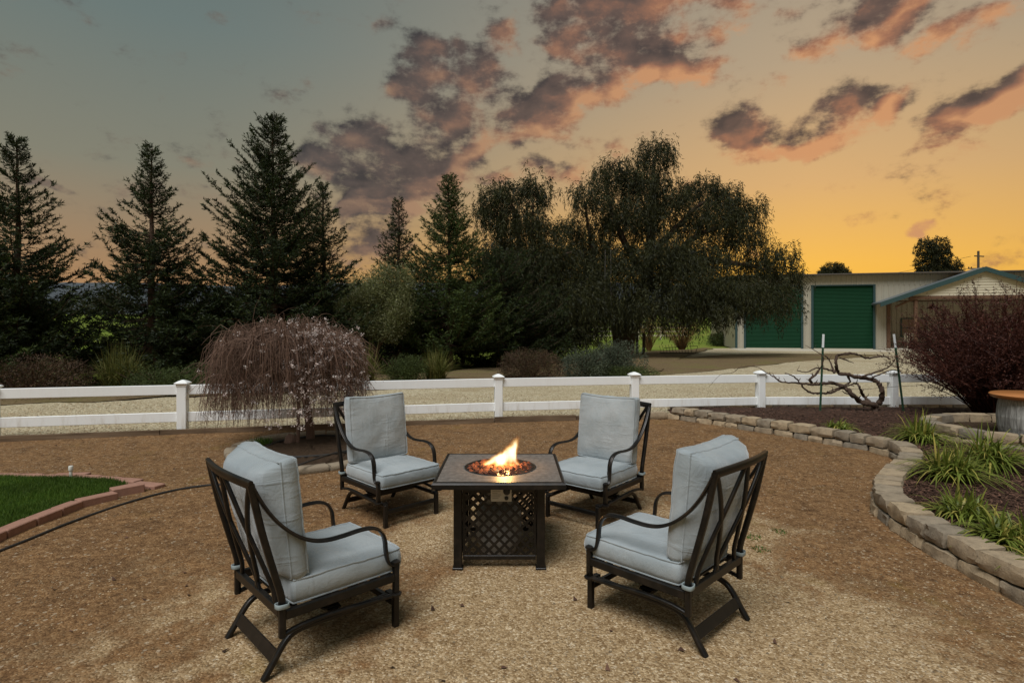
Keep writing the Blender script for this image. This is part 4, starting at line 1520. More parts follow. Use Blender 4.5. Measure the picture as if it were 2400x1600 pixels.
# ================================================================== CONIFERS
def conifer(loc, H, rad, seed, label, dense=1.0, z0=0.06, lean=0.0, fresh=False, gaps=(), nb=None, power=1.0, spray=1.0):
    rg = np.random.default_rng(seed)
    H *= 0.975
    root = tag(empty('redwood_tree', loc), label, 'tree', 'young redwoods beyond the drive')
    tr = catmull([(lean * H * t_ * t_ + rg.normal(0, .02), rg.normal(0, .02), H * t_ - (0.1 if t_ == 0 else 0)) for t_ in (0, .2, .4, .6, .8, 1)], 4)
    r0 = 0.016 * H + 0.02
    MB().tube(tr, [r0 * (1 - i / (len(tr) - 1)) ** 0.9 + 0.008 for i in range(len(tr))], 8).build('trunk', MATS['bark'], root, True)
    nb = nb or int(60 * H * dense ** 0.5)
    bm_ = MB()
    C, D, S, L, W = [], [], [], [], []
    # height of each branch: closer together towards the top
    zz = z0 * H + (H * 0.985 - z0 * H) * (rg.random(nb) ** 1.0)
    for z in zz:
        f = (z - z0 * H) / (H - z0 * H)
        if any(a < f < b and rg.random() < q for a, b, q in gaps):
            continue
        az = rg.uniform(0, 2 * math.pi)
        ln = 1.08 * rad * ((1 - f) ** power) * rg.uniform(0.55, 1.12) + 0.05 + 0.10 * rg.random()
        lump = 0.66 + 0.68 * float(vnoise(np.array([az * 0.9 + seed]), np.array([f * 7.0]), seed, 2)[0])
        ln *= lump
        up = -0.18 + 1.15 * f ** 1.6 + rg.normal(0, 0.10)           # lower limbs sag, the top reaches up
        hx, hy = math.cos(az), math.sin(az)
        pts = []
        for k in range(6):
            t_ = k / 5
            pts.append((hx * ln * t_ + lean * H * (z / H) ** 2, hy * ln * t_, z + ln * (up * t_ + (0.10 + 0.25 * (1 - f)) * t_ * t_ * (1 if f < .8 else .3)) - ln * 0.10 * math.sin(t_ * math.pi)))
        pts = np.array(pts)
        bm_.tube([Vector(p) for p in pts], [0.018 * (1 - 0.85 * k / 5) * (0.35 + ln * 0.45) for k in range(6)], 3, cap=False)
        # sprays along the limb
        nsp = max(4, int(ln * 20 * dense * spray * (1.15 - .35 * f)))
        ts = rg.uniform(0.10, 1.0, nsp) ** 0.85
        idx = np.minimum((ts * 5).astype(int), 4)
        fr_ = ts * 5 - idx
        P = pts[idx] * (1 - fr_[:, None]) + pts[idx + 1] * fr_[:, None]
        tang = unit(pts[idx + 1] - pts[idx])
        lat = np.array([-hy, hx, 0.0])
        sgn = rg.choice([-1, 1], nsp)
        td = unit(tang * rg.uniform(0.45, 1.0, (nsp, 1)) + lat[None] * (sgn * rg.uniform(0.3, 1.0, nsp))[:, None] + np.array([0, 0, 1.0])[None] * rg.normal(-0.05 + 0.35 * f, 0.22, (nsp, 1)))
        tl = rg.uniform(0.16, 0.36, nsp) * (1.15 - 0.55 * f) * (1.15 - 0.4 * ts)
        nl = 7
        for q in range(nl):
            s = (q + 0.35) / nl
            cc = P + td * (tl * s)[:, None] - np.array([0, 0, 1.0])[None] * (tl * 0.22 * s * s)[:, None]
            rd = rg.normal(size=(nsp, 3))
            dd = unit(td * 0.75 + unit(np.cross(td, rd)) * 0.75 + np.array([0, 0, -0.12])[None])
            C.append(cc); D.append(dd)
            L.append(rg.uniform(0.06, 0.13, nsp) * (1.1 - 0.35 * f)); W.append(rg.uniform(0.020, 0.040, nsp) * (1.15 - .4 * f))
    bm_.build('branches', MATS['bark'], root)
    C, D, L, W = np.concatenate(C), np.concatenate(D), np.concatenate(L), np.concatenate(W)
    S = side_of(rg, D)
    V, F = leaves_np(C, D, S, L, W)
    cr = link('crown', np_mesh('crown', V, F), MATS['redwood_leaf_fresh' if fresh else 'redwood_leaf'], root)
    return root


def on_line(px, extra=0.0):
    """ground point of a tree of the row, from its sheet column"""
    k = (px - 1200) / FPX
    d = (21 + 0.63 * 2.27) / (1 - 0.63 * k) + extra
    return Vector((k * d, d, 0.0))


def htop(py, d):
    return EYE + (HOR - py) / FPX * d


p = on_line(37); conifer(p, htop(308, p.y), 2.1, 101, 'tall redwood at the far left edge with see-through top', 1.15, 0.04, 0.004, gaps=((.52, .62, .6), (.74, .80, .5)))
p = on_line(355); conifer(p, htop(328, p.y), 2.15, 102, 'second redwood from the left with notched thin spire', 1.1, 0.04, 0.0, gaps=((.60, .68, .75), (.8, .84, .5)))
p = on_line(642); conifer(p, htop(256, p.y), 2.75, 103, 'tallest and fullest redwood, left of the weeping cherry crown', 1.3, 0.04, 0.0, power=0.88)
p = on_line(757, 1.2); conifer(p, htop(418, p.y), 1.9, 104, 'slim redwood close against the right of the tallest one', 0.85, 0.05, 0.0, power=1.05)
p = on_line(933, 1.0); conifer(p, htop(458, p.y), 1.7, 105, 'thin sparse redwood spire behind the olive tree', 0.75, 0.05, 0.0, gaps=((.38, .50, .85),), power=1.1)
p = on_line(1052); conifer(p, htop(398, p.y), 2.5, 106, 'pointed redwood with bare trunk foot right of the olive tree', 1.05, 0.10, 0.0, gaps=((.40, .46, .7),), power=0.95, fresh=True)
p = Vector((-13.4, 12.6, 0)); conifer(p, htop(640, p.y), 2.6, 107, 'fresh green conifer cut by the left edge of the picture', 1.5, 0.04, 0.0, fresh=True, power=0.5)
p = Vector((-3.9, 24.5, 0)); conifer(p, 4.0, 2.4, 108, 'short dark conifer filling in behind the olive tree', 1.2, 0.03, 0.0, power=0.5)
p = Vector((-0.4, 23.0, 0)); conifer(p, 4.4, 2.5, 109, 'short dense conifer right of the pointed redwood', 1.3, 0.05, 0.0, power=0.55)


# ================================================================== PEPPER TREES (weeping foliage)
def pepper(name, loc, blobs, limbs, seed, label, n_str=2600, lv=24, trunk_r=0.4):
    rg = np.random.default_rng(seed)
    root = tag(empty(name, loc), label, 'tree', 'pepper trees in the middle of the picture')
    loc = Vector(loc)
    mb = MB()
    for (pts, r0, r1) in limbs:
        path = catmull([Vector(p) - loc for p in pts], 5)
        m_ = len(path)
        mb.tube(path, [r0 + (r1 - r0) * i / (m_ - 1) for i in range(m_)], 8)
    mb.build('trunk', MATS['bark'], root, True)
    C, D, L, W = [], [], [], []
    vol = np.array([b[1][0] * b[1][1] * b[1][2] for b in blobs]) ** 0.75
    cnt = (vol / vol.sum() * n_str).astype(int)
    tw = MB()
    for (c, r, drop), m_ in zip([(b[0], b[1], b[2]) for b in blobs], cnt):
        u = rnd_dir(rg, m_)
        u[:, 2] = np.abs(u[:, 2]) * rg.choice([1, 1, 1, -0.5], m_)
        rad = rg.random(m_) ** 0.42 * rg.choice([1.0, 1.0, 1.0, 1.22], m_)
        P = np.array(c)[None] - np.array(loc)[None] + u * rad[:, None] * np.array(r)[None]
        P = P + rg.normal(0, 0.20, (m_, 3))
        out = unit(u * np.array([1, 1, 0])[None] + rg.normal(0, .35, (m_, 3)) * np.array([1, 1, 0])[None] + 1e-3)
        ln = rg.uniform(0.25, 1.0, m_) * drop
        for q in range(lv):
            s = (q + rg.random(m_)) / lv
            hor = 0.34 * np.minimum(1, s * 2.2) ** 0.8
            cc = P + out * (ln * hor)[:, None]
            cc[:, 2] += ln * (0.18 * np.sin(np.minimum(1, s * 2.4) * math.pi) - np.maximum(0, s - 0.15) ** 1.15)
            cc += rg.normal(0, 0.05, (m_, 3))
            dd = unit(out * (0.5 - 0.45 * s)[:, None] + np.array([0, 0, -1.0])[None] * (0.25 + s)[:, None] + rg.normal(0, 0.38, (m_, 3)))
            C.append(cc); D.append(dd)
            L.append(rg.uniform(0.11, 0.24, m_)); W.append(rg.uniform(0.024, 0.050, m_))
    C, D, L, W = np.concatenate(C), np.concatenate(D), np.concatenate(L), np.concatenate(W)
    keep = C[:, 2] > 0.25
    C, D, L, W = C[keep], D[keep], L[keep], W[keep]
    V, F = leaves_np(C, D, side_of(rg, D), L, W)
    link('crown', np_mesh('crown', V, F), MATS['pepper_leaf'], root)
    return root


def blob(px, py, d, rx, ry, rz, drop):
    return (tuple(AT(px, py, d)), (rx * d / FPX, ry, rz * d / FPX), drop)


D2 = 29.0
b2 = [blob(1535, 372, D2, 40, 1.2, 44, .9), blob(1505, 440, D2, 52, 1.4, 50, 1.1), blob(1440, 418, D2, 44, 1.3, 40, 1.0), blob(1385, 465, D2 - 1, 44, 1.2, 36, 1.1), blob(1470, 520, D2, 80, 2.0, 54, 1.3), blob(1560, 480, D2, 44, 1.5, 50, 1.2),
      blob(1640, 452, D2 + .5, 40, 1.4, 34, .9), blob(1700, 468, D2 + .3, 34, 1.2, 30, .9), blob(1745, 500, D2 + .3, 36, 1.3, 34, 1.0), blob(1660, 520, D2, 70, 1.8, 46, 1.3), blob(1740, 560, D2, 46, 1.4, 36, 1.3), blob(1545, 600, D2 - .5, 80, 2.2, 50, 1.6),
      blob(1640, 610, D2 - .3, 70, 1.9, 40, 1.4), blob(1770, 625, D2, 40, 1.3, 30, 1.1), blob(1828, 600, D2 + .3, 26, 1.0, 26, .9), blob(1835, 650, D2 + .3, 34, 1.2, 34, 1.2), blob(1600, 660, D2 - 1.5, 90, 2.2, 44, 1.8), blob(1700, 690, D2 - 1.4, 90, 2.0, 36, 1.7),
      blob(1790, 705, D2 - 1, 64, 1.6, 32, 1.6), blob(1440, 640, D2 - 1, 70, 1.9, 54, 1.9), blob(1335, 545, D2 + .2, 44, 1.3, 30, 1.0), blob(1390, 590, D2, 52, 1.5, 36, 1.3), blob(1345, 640, D2 - .5, 56, 1.6, 50, 1.8), blob(1520, 720, D2 - 1.8, 90, 1.8, 36, 1.6), blob(1420, 730, D2 - 1.4, 76, 1.6, 40, 1.8),
      blob(1640, 735, D2 - 2, 70, 1.5, 24, 1.2)]
tb = G(1462, 832) * 1.0
tb = Vector(((1462 - 1200) / FPX * D2, D2, 0))


def q2(px, py, dd=0.0):
    return AT(px, py, D2 + dd)


limbs2 = [([tb + Vector((0, 0, -.2)), q2(1468, 790), q2(1490, 735), q2(1515, 660), q2(1525, 560), q2(1530, 450), q2(1533, 370)], 0.55, 0.05),
          ([tb + Vector((-.1, 0, -.2)), q2(1450, 780), q2(1430, 700), q2(1395, 630), q2(1350, 590), q2(1300, 585)], 0.42, 0.05),
          ([q2(1500, 700), q2(1560, 640, -.5), q2(1640, 610, -.5), q2(1740, 620, -.3), q2(1830, 640)], 0.30, 0.03), ([q2(1520, 600), q2(1580, 540), q2(1640, 480), q2(1700, 460)], 0.20, 0.03),
          ([q2(1505, 640), q2(1460, 560), q2(1430, 480), q2(1420, 420)], 0.22, 0.03), ([q2(1440, 720), q2(1400, 640), q2(1380, 540), q2(1370, 470)], 0.2, 0.03), ([q2(1560, 640), q2(1620, 560), q2(1720, 520), q2(1750, 480)], 0.18, 0.03)]
pepper('pepper_tree', tuple(tb), b2, limbs2, 201, 'broad weeping pepper tree with thick trunk covering the left barn door', 9200, 20)

D1 = 26.0
b1 = [blob(1168, 462, D1, 36, 1.0, 34, .9), blob(1250, 455, D1, 36, 1.0, 36, .9), blob(1145, 500, D1, 26, .9, 26, .8), blob(1215, 530, D1, 64, 1.5, 44, 1.2), blob(1180, 610, D1, 56, 1.5, 50, 1.5), blob(1240, 620, D1, 66, 1.7, 60, 1.8), blob(1300, 600, D1 + .4, 40, 1.2, 36, 1.5),
      blob(1215, 710, D1 - .4, 80, 2.0, 56, 1.8), blob(1290, 720, D1 - .4, 66, 1.6, 50, 1.9), blob(1360, 700, D1, 50, 1.4, 50, 2.0), blob(1160, 760, D1, 60, 1.6, 40, 1.4), blob(1250, 790, D1 - .3, 80, 1.8, 30, 1.2), blob(1340, 780, D1, 60, 1.4, 30, 1.3)]
t1 = Vector(((1230 - 1200) / FPX * D1, D1, 0))


def q1(px, py, dd=0.0):
    return AT(px, py, D1 + dd)


limbs1 = [([t1 + Vector((0, 0, -.2)), q1(1232, 770), q1(1228, 690), q1(1220, 600), q1(1210, 520), q1(1190, 445)], 0.30, 0.03), ([q1(1228, 680), q1(1245, 600), q1(1248, 520), q1(1250, 440)], 0.16, 0.03),
          ([q1(1228, 700), q1(1270, 640), q1(1320, 600), q1(1340, 590)], 0.16, 0.03)]
pepper('pepper_tree', tuple(t1), b1, limbs1, 202, 'narrow twin-topped dark tree between pointed redwood and broad pepper tree', 5000, 20)


# ================================================================== OLIVE TREE (pale, upright)
def leafy_tree(name, loc, H, blobs, seed, label, mat, n_leaf, lsz, limbs, group=None, twist=0.9, cat='tree'):
    rg = np.random.default_rng(seed)
    root = tag(empty(name, loc), label, cat, group)
    mb = MB()
    for (pts, r0, r1) in limbs:
        path = catmull(pts, 5)
        m_ = len(path)
        mb.tube(path, [r0 + (r1 - r0) * i / (m_ - 1) for i in range(m_)], 7)
    mb.build('trunk', MATS['bark'], root, True)
    vol = np.array([b[1][0] * b[1][1] * b[1][2] for b in blobs]) ** 0.8
    cnt = (vol / vol.sum() * n_leaf).astype(int)
    C = []
    for (c, r), m_ in zip(blobs, cnt):
        k = max(1, m_ // 14)
        u = rnd_dir(rg, k) * (rg.random(k) ** 0.40)[:, None] * np.array(r)[None] + np.array(c)[None]
        C.append(np.repeat(u, 14, 0) + rg.normal(0, 0.10, (k * 14, 3)) * np.array([1, 1, 1.3])[None])
    C = np.concatenate(C)
    D = unit(rnd_dir(rg, len(C)) * twist + np.array([0, 0, 0.6])[None])
    V, F = leaves_np(C, D, side_of(rg, D), rg.uniform(0.6, 1.3, len(C)) * lsz, rg.uniform(0.2, 0.4, len(C)) * lsz)
    link('crown', np_mesh('crown', V, F), MATS[mat], root)
    return root


OD = 18.6
ob = Vector(((884 - 1200) / FPX * OD, OD, 0.0))


def oq(px, py, dy=0.0):
    v = AT(px, py, OD)
    return (v.x - ob.x, dy, v.z)


leafy_tree('olive_tree', tuple(ob), 3.6, [(oq(905, 660), (.55, .5, .55)), (oq(860, 690), (.75, .7, .6)), (oq(925, 720), (.6, .6, .75)), (oq(855, 755), (.65, .6, .5)), (oq(900, 770), (.7, .6, .45)), (oq(815, 720), (.45, .45, .45)), (oq(950, 665), (.3, .3, .6))], 301,
           'pale green olive tree with forked leaning trunk behind the cherry', 'olive_leaf', 30000, 0.085,
           [([(0.05, 0, -.1), oq(882, 840), oq(872, 800), oq(868, 750), oq(862, 690)], .10, .02), ([oq(878, 830), oq(895, 800), oq(925, 765), oq(945, 700)], .07, .015), ([oq(872, 800), oq(850, 760), oq(830, 710)], .05, .012), ([oq(868, 770), oq(900, 700), oq(905, 640)], .05, .012)])


# ================================================================== SHRUBS, GRASS CLUMPS
def shrub(name, loc, r, seed, label, mat, n=9000, lsz=0.05, cat='shrub', group='shrubs of the planted strip', lumps=9):
    rg = np.random.default_rng(seed)
    root = tag(empty(name, loc), label, cat, group)
    mb = MB()
    for k in range(10):
        a = rg.uniform(0, 6.28)
        mb.tube([(0.1 * math.cos(a) * r[0], 0.1 * math.sin(a) * r[1], -0.05), (0.4 * math.cos(a) * r[0], 0.4 * math.sin(a) * r[1], r[2] * .5), (0.7 * math.cos(a) * r[0], .7 * math.sin(a) * r[1], r[2] * .85)], [.02, .012, .004], 4)
    mb.build('stems', MATS['bark'], root)
    C = []
    for k in range(lumps):
        a = rg.uniform(0, 6.28)
        q = rg.random() ** .5 * 0.6
        c = np.array([r[0] * q * math.cos(a), r[1] * q * math.sin(a), r[2] * rg.uniform(0.25, 0.55)])
        s = rg.uniform(0.38, 0.6)
        m_ = n // lumps
        u = rnd_dir(rg, m_) * (0.45 + 0.55 * rg.random(m_) ** 0.5)[:, None]
        C.append(c[None] + u * np.array(r)[None] * s)
    C = np.concatenate(C)
    C = C[C[:, 2] > -0.02]
    cen = np.array([0, 0, 0.0])
    D = unit(unit(C - cen[None]) * 0.8 + rnd_dir(rg, len(C)) * 0.9 + np.array([0, 0, .25])[None])
    V, F = leaves_np(C, D, side_of(rg, D), rg.uniform(0.6, 1.3, len(C)) * lsz, rg.uniform(0.25, 0.45, len(C)) * lsz)
    link('foliage', np_mesh('foliage', V, F), MATS[mat], root)
    return root


def blades(rg, n, spread, H, w, droop, segs=5, r0=0.08):
    """arching blades from one clump, as quad strips"""
    a = rg.uniform(0, 2 * math.pi, n)
    lean = rg.random(n) ** (0.8 if droop < .6 else 0.5)
    ln = H * rg.uniform(0.7, 1.15, n)
    hx, hy = np.cos(a), np.sin(a)
    st = r0 * np.sqrt(rg.random(n))
    a2 = rg.uniform(0, 2 * math.pi, n)
    bx, by_ = st * np.cos(a2), st * np.sin(a2)
    V = np.empty((n, segs + 1, 2, 3), np.float32)
    tw = rg.normal(0, 0.35, n)
    for s in range(segs + 1):
        t_ = s / segs
        hor = spread * lean * ln * (t_ ** 1.5)
        z = ln * (t_ * (1 - 0.25 * lean) - droop * lean * t_ ** 2.6)
        ww = w * (1 - t_ ** 2.2) * 0.5 + 0.0006
        sx_, sy_ = -np.sin(a + tw), np.cos(a + tw)
        for e, sg in ((0, -1), (1, 1)):
            V[:, s, e, 0] = bx + hx * hor + sg * sx_ * ww
            V[:, s, e, 1] = by_ + hy * hor + sg * sy_ * ww
            V[:, s, e, 2] = np.maximum(z, 0.005)
    base = (np.arange(n) * (segs + 1) * 2)[:, None, None]
    q = np.array([[s * 2, s * 2 + 1, s * 2 + 3, s * 2 + 2] for s in range(segs)])[None]
    return V.reshape(-1, 3), (base + q).reshape(-1, 4)


def clump(name, loc, seed, label, mat, n, spread, H, w, droop, cat, group=None, r0=0.08):
    rg = np.random.default_rng(seed)
    root = tag(empty(name, loc), label, cat, group)
    V, F = blades(rg, n, spread, H, w, droop, 6, r0)
    link('leaves', np_mesh('leaves', V, F), MATS[mat], root)
    return root


shrub('heath_shrub', (-10.3, 12.4, 0.02), (1.5, 1.1, .92), 401, 'reddish-brown heath shrub behind the fence at far left', 'shrub_brown', 14000, .05)
shrub('heath_shrub', (-12.2, 11.6, 0.02), (1.5, 1.0, .85), 402, 'dark low shrub cut by the left edge behind the fence', 'shrub_brown', 9000, .05)
shrub('heath_shrub', (-8.0, 12.9, 0.02), (1.2, .8, .62), 417, 'low green-brown shrub at the foot of the tall left grass clump', 'shrub_green', 8000, .05)
clump('grass_clump', (-9.0, 13.2, 0.02), 403, 'tall green grass clump between the two left redwoods', 'tall_grass', 620, .75, 1.25, .016, .45, 'grass clump', 'grass clumps beyond the drive', .28)
shrub('low_shrub', (-7.5, 12.7, 0.02), (.9, .7, .58), 404, 'low olive-brown shrub just left of the fence post by the cherry', 'shrub_green', 7000, .045)
shrub('low_shrub', (-6.6, 13.5, 0.02), (1.1, .8, .75), 405, 'green shrub half hidden behind the left of the cherry crown', 'shrub_green', 9000, .045)
clump('grass_clump', (-3.75, 14.5, 0.02), 407, 'green fountain grass just right of the cherry blossoms', 'tall_grass', 520, .8, 1.15, .016, .5, 'grass clump', 'grass clumps beyond the drive', .25)
shrub('round_shrub', (-2.92, 15.3, 0.02), (.80, .7, .80), 408, 'rounded dark green shrub below the olive tree', 'shrub_green', 11000, .045)
clump('grass_clump', (-2.08, 15.7, 0.02), 409, 'yellow-green feathery grass clump beside the redwood foot', 'tall_grass', 560, .85, 1.0, .014, .4, 'grass clump', 'grass clumps beyond the drive', .25)
shrub('mound_shrub', (.50, 16.5, 0.02), (1.08, .85, .93), 410, 'brown-red rounded shrub behind the middle fence post', 'shrub_brown', 15000, .05)
shrub('rosemary_shrub', (2.10, 16.8, 0.02), (.88, .8, .80), 411, 'grey-green upright shrub, left half of the pair by the pepper trunk', 'shrub_grey', 11000, .06)
shrub('rosemary_shrub', (3.05, 17.3, 0.02), (1.0, .9, 1.06), 412, 'larger grey-green shrub in front of the pepper trunk', 'shrub_grey', 15000, .06)
shrub('low_shrub', (3.2, 16.6, 0.02), (1.0, .5, .42), 413, 'low grassy green shrub at the foot of the grey-green pair', 'shrub_green', 6000, .05)
shrub('field_shrub', (17.0, 46.5, 0.0), (1.7, 1.2, 1.3), 414, 'dark bush in the field just left of the barn corner', 'shrub_green', 6000, .12)


def twiggy(name, loc, H, r, seed, label, mat, n=60):
    rg = np.random.default_rng(seed)
    root = tag(empty(name, loc), label, 'shrub', 'bare shrubs beyond the drive')
    mb = MB()
    for k in range(n):
        a = rg.uniform(0, 6.28)
        le = rg.random() ** .6
        h = H * rg.uniform(.7, 1.05)
        p = [(0.1 * math.cos(a), 0.1 * math.sin(a), -.05)]
        for s in (.3, .6, 1.0):
            p.append((r * le * s ** 1.2 * math.cos(a) + rg.normal(0, .06), r * le * s ** 1.2 * math.sin(a) + rg.normal(0, .06), h * s * (1 - .18 * le)))
        mb.tube(p, [.028, .018, .012, .004], 3, cap=False)
        for b in range(3):
            q = Vector(p[2]).lerp(Vector(p[3]), rg.random())
            mb.tube([q, q + Vector((rg.normal(0, .22), rg.normal(0, .2), rg.uniform(.2, .5)))], [.010, .003], 3, cap=False)
    mb.build('stems', MATS[mat], root)
    return root


twiggy('bare_shrub', (11.2, 38.0, 0.0), 2.1, 2.0, 415, 'bare orange-brown shrub fanning out under the pepper canopy', 'twig_orange', 110)
twiggy('bare_shrub', (8.9, 37.5, 0.0), 2.4, 1.3, 416, 'slim bare shrub just right of the pepper trunk', 'twig_orange', 80)

# ================================================================== WEEPING CHERRY
CX, CY = -2.66, 7.6
cherry = tag(empty('weeping_cherry', (CX, CY, 0.02)), 'weeping cherry tree with bare hanging twigs and blossom on its right side', 'tree')
rg = np.random.default_rng(55)
mb = MB()
trunk = catmull([(0.0, 0, -.1), (.0, 0, .12), (-.045, 0, .45), (-.10, .01, .75), (-.16, .0, 1.05), (-.24, 0, 1.30)], 5)
mb.tube(trunk, [.060 - .024 * i / (len(trunk) - 1) + (.018 if i < 2 else 0) for i in range(len(trunk))], 9)
mb.build('trunk', MATS['cherry_bark'], cherry, True)
ccx = -0.28
limb = MB()
tips = []
for k in range(16):
    a = 2 * math.pi * k / 16 + rg.normal(0, .15)
    rr = rg.uniform(.45, .85)
    zt = 1.40 + .16 * rg.random()
    st_ = trunk[-1 - int(rg.integers(0, 6))]
    e = Vector((ccx + rr * math.cos(a), rr * math.sin(a) * .95, zt - .22 * rr))
    mid = st_.lerp(e, .5) + Vector((0, 0, .16))
    pth = catmull([st_, mid, e, e + Vector((.25 * math.cos(a), .25 * math.sin(a), -.25))], 5)
    limb.tube(pth, [.026 * (1 - .75 * i / (len(pth) - 1)) for i in range(len(pth))], 5)
    tips.append(pth)
limb.build('limbs', MATS['cherry_bark'], cherry, True)
tw = MB()
blos = []
for k in range(1300):
    a = rg.uniform(0, 2 * math.pi)
    r_ = math.sqrt(rg.random()) * .95
    # start on the umbrella, arch over, hang down
    zs = 1.50 - .30 * r_ ** 2.2 + rg.normal(0, .05)
    x0, y0 = ccx + r_ * .88 * math.cos(a), r_ * .88 * math.sin(a)
    out = rg.uniform(.05, .22)
    arch = rg.uniform(.02, .14) if rg.random() < .85 else rg.uniform(.10, .22)
    zb = rg.uniform(.10, .46) if r_ > .45 else rg.uniform(.25, .85)
    right = math.cos(a) * r_ > .28
    if right and rg.random() < .4:
        zb += .2
    ln = max(.25, zs - zb)
    aa = a + rg.normal(0, .5)
    P = []
    sw = rg.normal(0, .055, 2)
    for s in range(8):
        t_ = s / 7
        ho = out * min(1, t_ * 2.6) + .07 * t_ * r_
        P.append(Vector((x0 + math.cos(aa) * ho + sw[0] * math.sin(t_ * 5) + rg.normal(0, .008), y0 + math.sin(aa) * ho + sw[1] * math.sin(t_ * 4 + 1) + rg.normal(0, .008),
                         zs + arch * math.sin(min(1, t_ * 2.2) * math.pi) - ln * max(0, t_ - .12) ** 1.05)))
    tw.tube(P, [.0036 - .0020 * s / 7 for s in range(8)], 3, cap=False)
    for q in range(3):
        j = int(rg.integers(3, 7))
        b = P[j]
        e = b + Vector((rg.normal(0, .06), rg.normal(0, .06), -rg.uniform(.03, .14)))
        tw.tube([b, e], [.0022, .0010], 3, cap=False)
        # buds
    pr = .20 if right else (.05 if r_ * math.cos(a) > -.2 else .012)
    for s in range(1, 8):
        if rg.random() < pr:
            blos.append(P[s] + Vector(rg.normal(0, .012, 3)))
for k in range(900):
    # tangled arching shoots over and inside the dome
    a = rg.uniform(0, 2 * math.pi)
    r_ = math.sqrt(rg.random()) * .85
    p = Vector((ccx + r_ * math.cos(a), r_ * math.sin(a) * .95, rg.uniform(.85, 1.50) - .22 * r_ ** 2))
    dr_ = Vector((rg.normal(), rg.normal(), rg.uniform(.1, .9))).normalized()
    P = [p.copy()]
    for s in range(8):
        p = p + dr_ * rg.uniform(.05, .085)
        dr_ = (dr_ + Vector((rg.normal(0, .12), rg.normal(0, .12), -.26))).normalized()
        P.append(p.copy())
    tw.tube(P, [.0044 - .003 * s / 8 for s in range(9)], 3, cap=False)
tw.build('hanging_twigs', MATS['cherry_twig'], cherry)
bl = np.array([tuple(p) for p in blos])
bl = np.repeat(bl, 13, 0) + rg.normal(0, .015, (len(bl) * 13, 3))
D = rnd_dir(rg, len(bl))
V, F = leaves_np(bl, D, side_of(rg, D), rg.uniform(.013, .024, len(bl)), rg.uniform(.012, .020, len(bl)))
o = link('blossom', np_mesh('blossom', V, F), MATS['blossom'], cherry)
o['kind'] = 'stuff'
# buds all along the twigs
allp = np.array(tw.v)[rg.integers(0, len(tw.v), 9000)] + rg.normal(0, .006, (9000, 3))
D = rnd_dir(rg, len(allp))
V, F = leaves_np(allp, D, side_of(rg, D), rg.uniform(.010, .020, len(allp)), rg.uniform(.004, .007, len(allp)))
o = link('buds', np_mesh('buds', V, F), MATS['shrub_brown'], cherry)
o['kind'] = 'stuff'

stk = MB().tube([(0, 0, -.05), (.005, 0, .5), (-.02, 0, 1.15)], [.022, .021, .02], 8).build('tree_stake', MATS['cherry_bark'])
stk.location = (-2.70, 7.27, 0)
tag(stk, 'upright brown wooden stake just left of the cherry trunk', 'stake')
sp_ = MB().tube([(0, 0, -.03), (0, 0, .05), (.01, 0, .12), (.02, .01, .15)], [.10, .085, .075, .05], 9).build('tree_stump', MATS['cherry_bark'], None, True)
sp_.location = (-2.82, 7.35, 0)
tag(sp_, 'short broken stump at the foot of the cherry stake', 'stump')
# ring of concrete edging and soil
ringc = catmull([(-3.42, 7.03, 0), (-3.06, 6.45, 0), (-2.56, 6.03, 0), (-2.10, 6.05, 0), (-1.72, 6.42, 0), (-1.55, 7.0, 0), (-1.7, 7.7, 0), (-2.3, 8.1, 0), (-2.95, 7.95, 0), (-3.35, 7.55, 0)], 8, True)
edge = tag(empty('tree_ring', (-2.45, 7.05, 0)), 'ring of tan concrete edging stones around the weeping cherry', 'tree ring')
S = arclen(ringc + [ringc[0]])
rc = ringc + [ringc[0]]
s = 0.0
rk = random.Random(4)
while s < S[-1] - 0.2:
    L = min(rk.choice((0.36, 0.42, 0.48)), S[-1] - s)
    q = [along(rc, S, s + 0.012 + (L - 0.024) * k / 6)[0] for k in range(7)]
    mb = MB()
    path = [Vector((p.x - edge.location.x, p.y - edge.location.y, 0.022)) for p in q]
    mb.strap(path, (0, 0, 1), 0.085, 0.15, 0.22)
    b_ = mb.build('edging_stone', MATS['kerbstone'], edge, True)
    b_.location = (0, 0, rk.uniform(-0.008, 0.008))
    s += L
V, F = [], []
cxr, cyr = -2.45, 7.05
nr = 12
for k in range(nr + 1):
    for p in ringc:
        tt = k / nr
        V.append((cxr + (p.x - cxr) * tt * .95, cyr + (p.y - cyr) * tt * .95, .055 * (1 - tt ** 2) + .016 + (random.random() - .5) * .03))
m_ = len(ringc)
for k in range(nr):
    for j in range(m_):
        F.append((k * m_ + j, k * m_ + (j + 1) % m_, (k + 1) * m_ + (j + 1) % m_, (k + 1) * m_ + j))
o = link('tree_ring_soil', np_mesh('tree_ring_soil', np.array(V), np.array(F), True), MATS['soil'])
tag(o, kind='structure')
# hoses
hz = catmull([(-3.02, 7.0, .05), (-2.9, 6.62, .055), (-2.5, 6.5, .06), (-2.1, 6.62, .06), (-1.85, 6.95, .06), (-2.0, 7.4, .07), (-2.5, 7.75, .07), (-2.95, 7.45, .06)], 8, True)
o = MB().tube(hz + [hz[0]], .013, 7, False).build('drip_hose', MATS['hose'], None, True)
tag(o, 'black drip hose looped around the cherry inside the stone ring', 'hose')
hz = catmull([G(-60, 1318) + Vector((0, 0, .012)), G(60, 1270) + Vector((0, 0, .012)), G(170, 1225) + Vector((0, 0, .012)), G(300, 1180) + Vector((0, 0, .012)), G(400, 1153) + Vector((0, 0, .012)), G(480, 1140) + Vector((0, 0, .012)),
              G(560, 1133) + Vector((0, 0, .013)), G(640, 1112) + Vector((0, 0, .06)), G(690, 1092, .11), G(740, 1075, .12), G(790, 1060, .10), (-1.75, 6.95, .07)], 8)
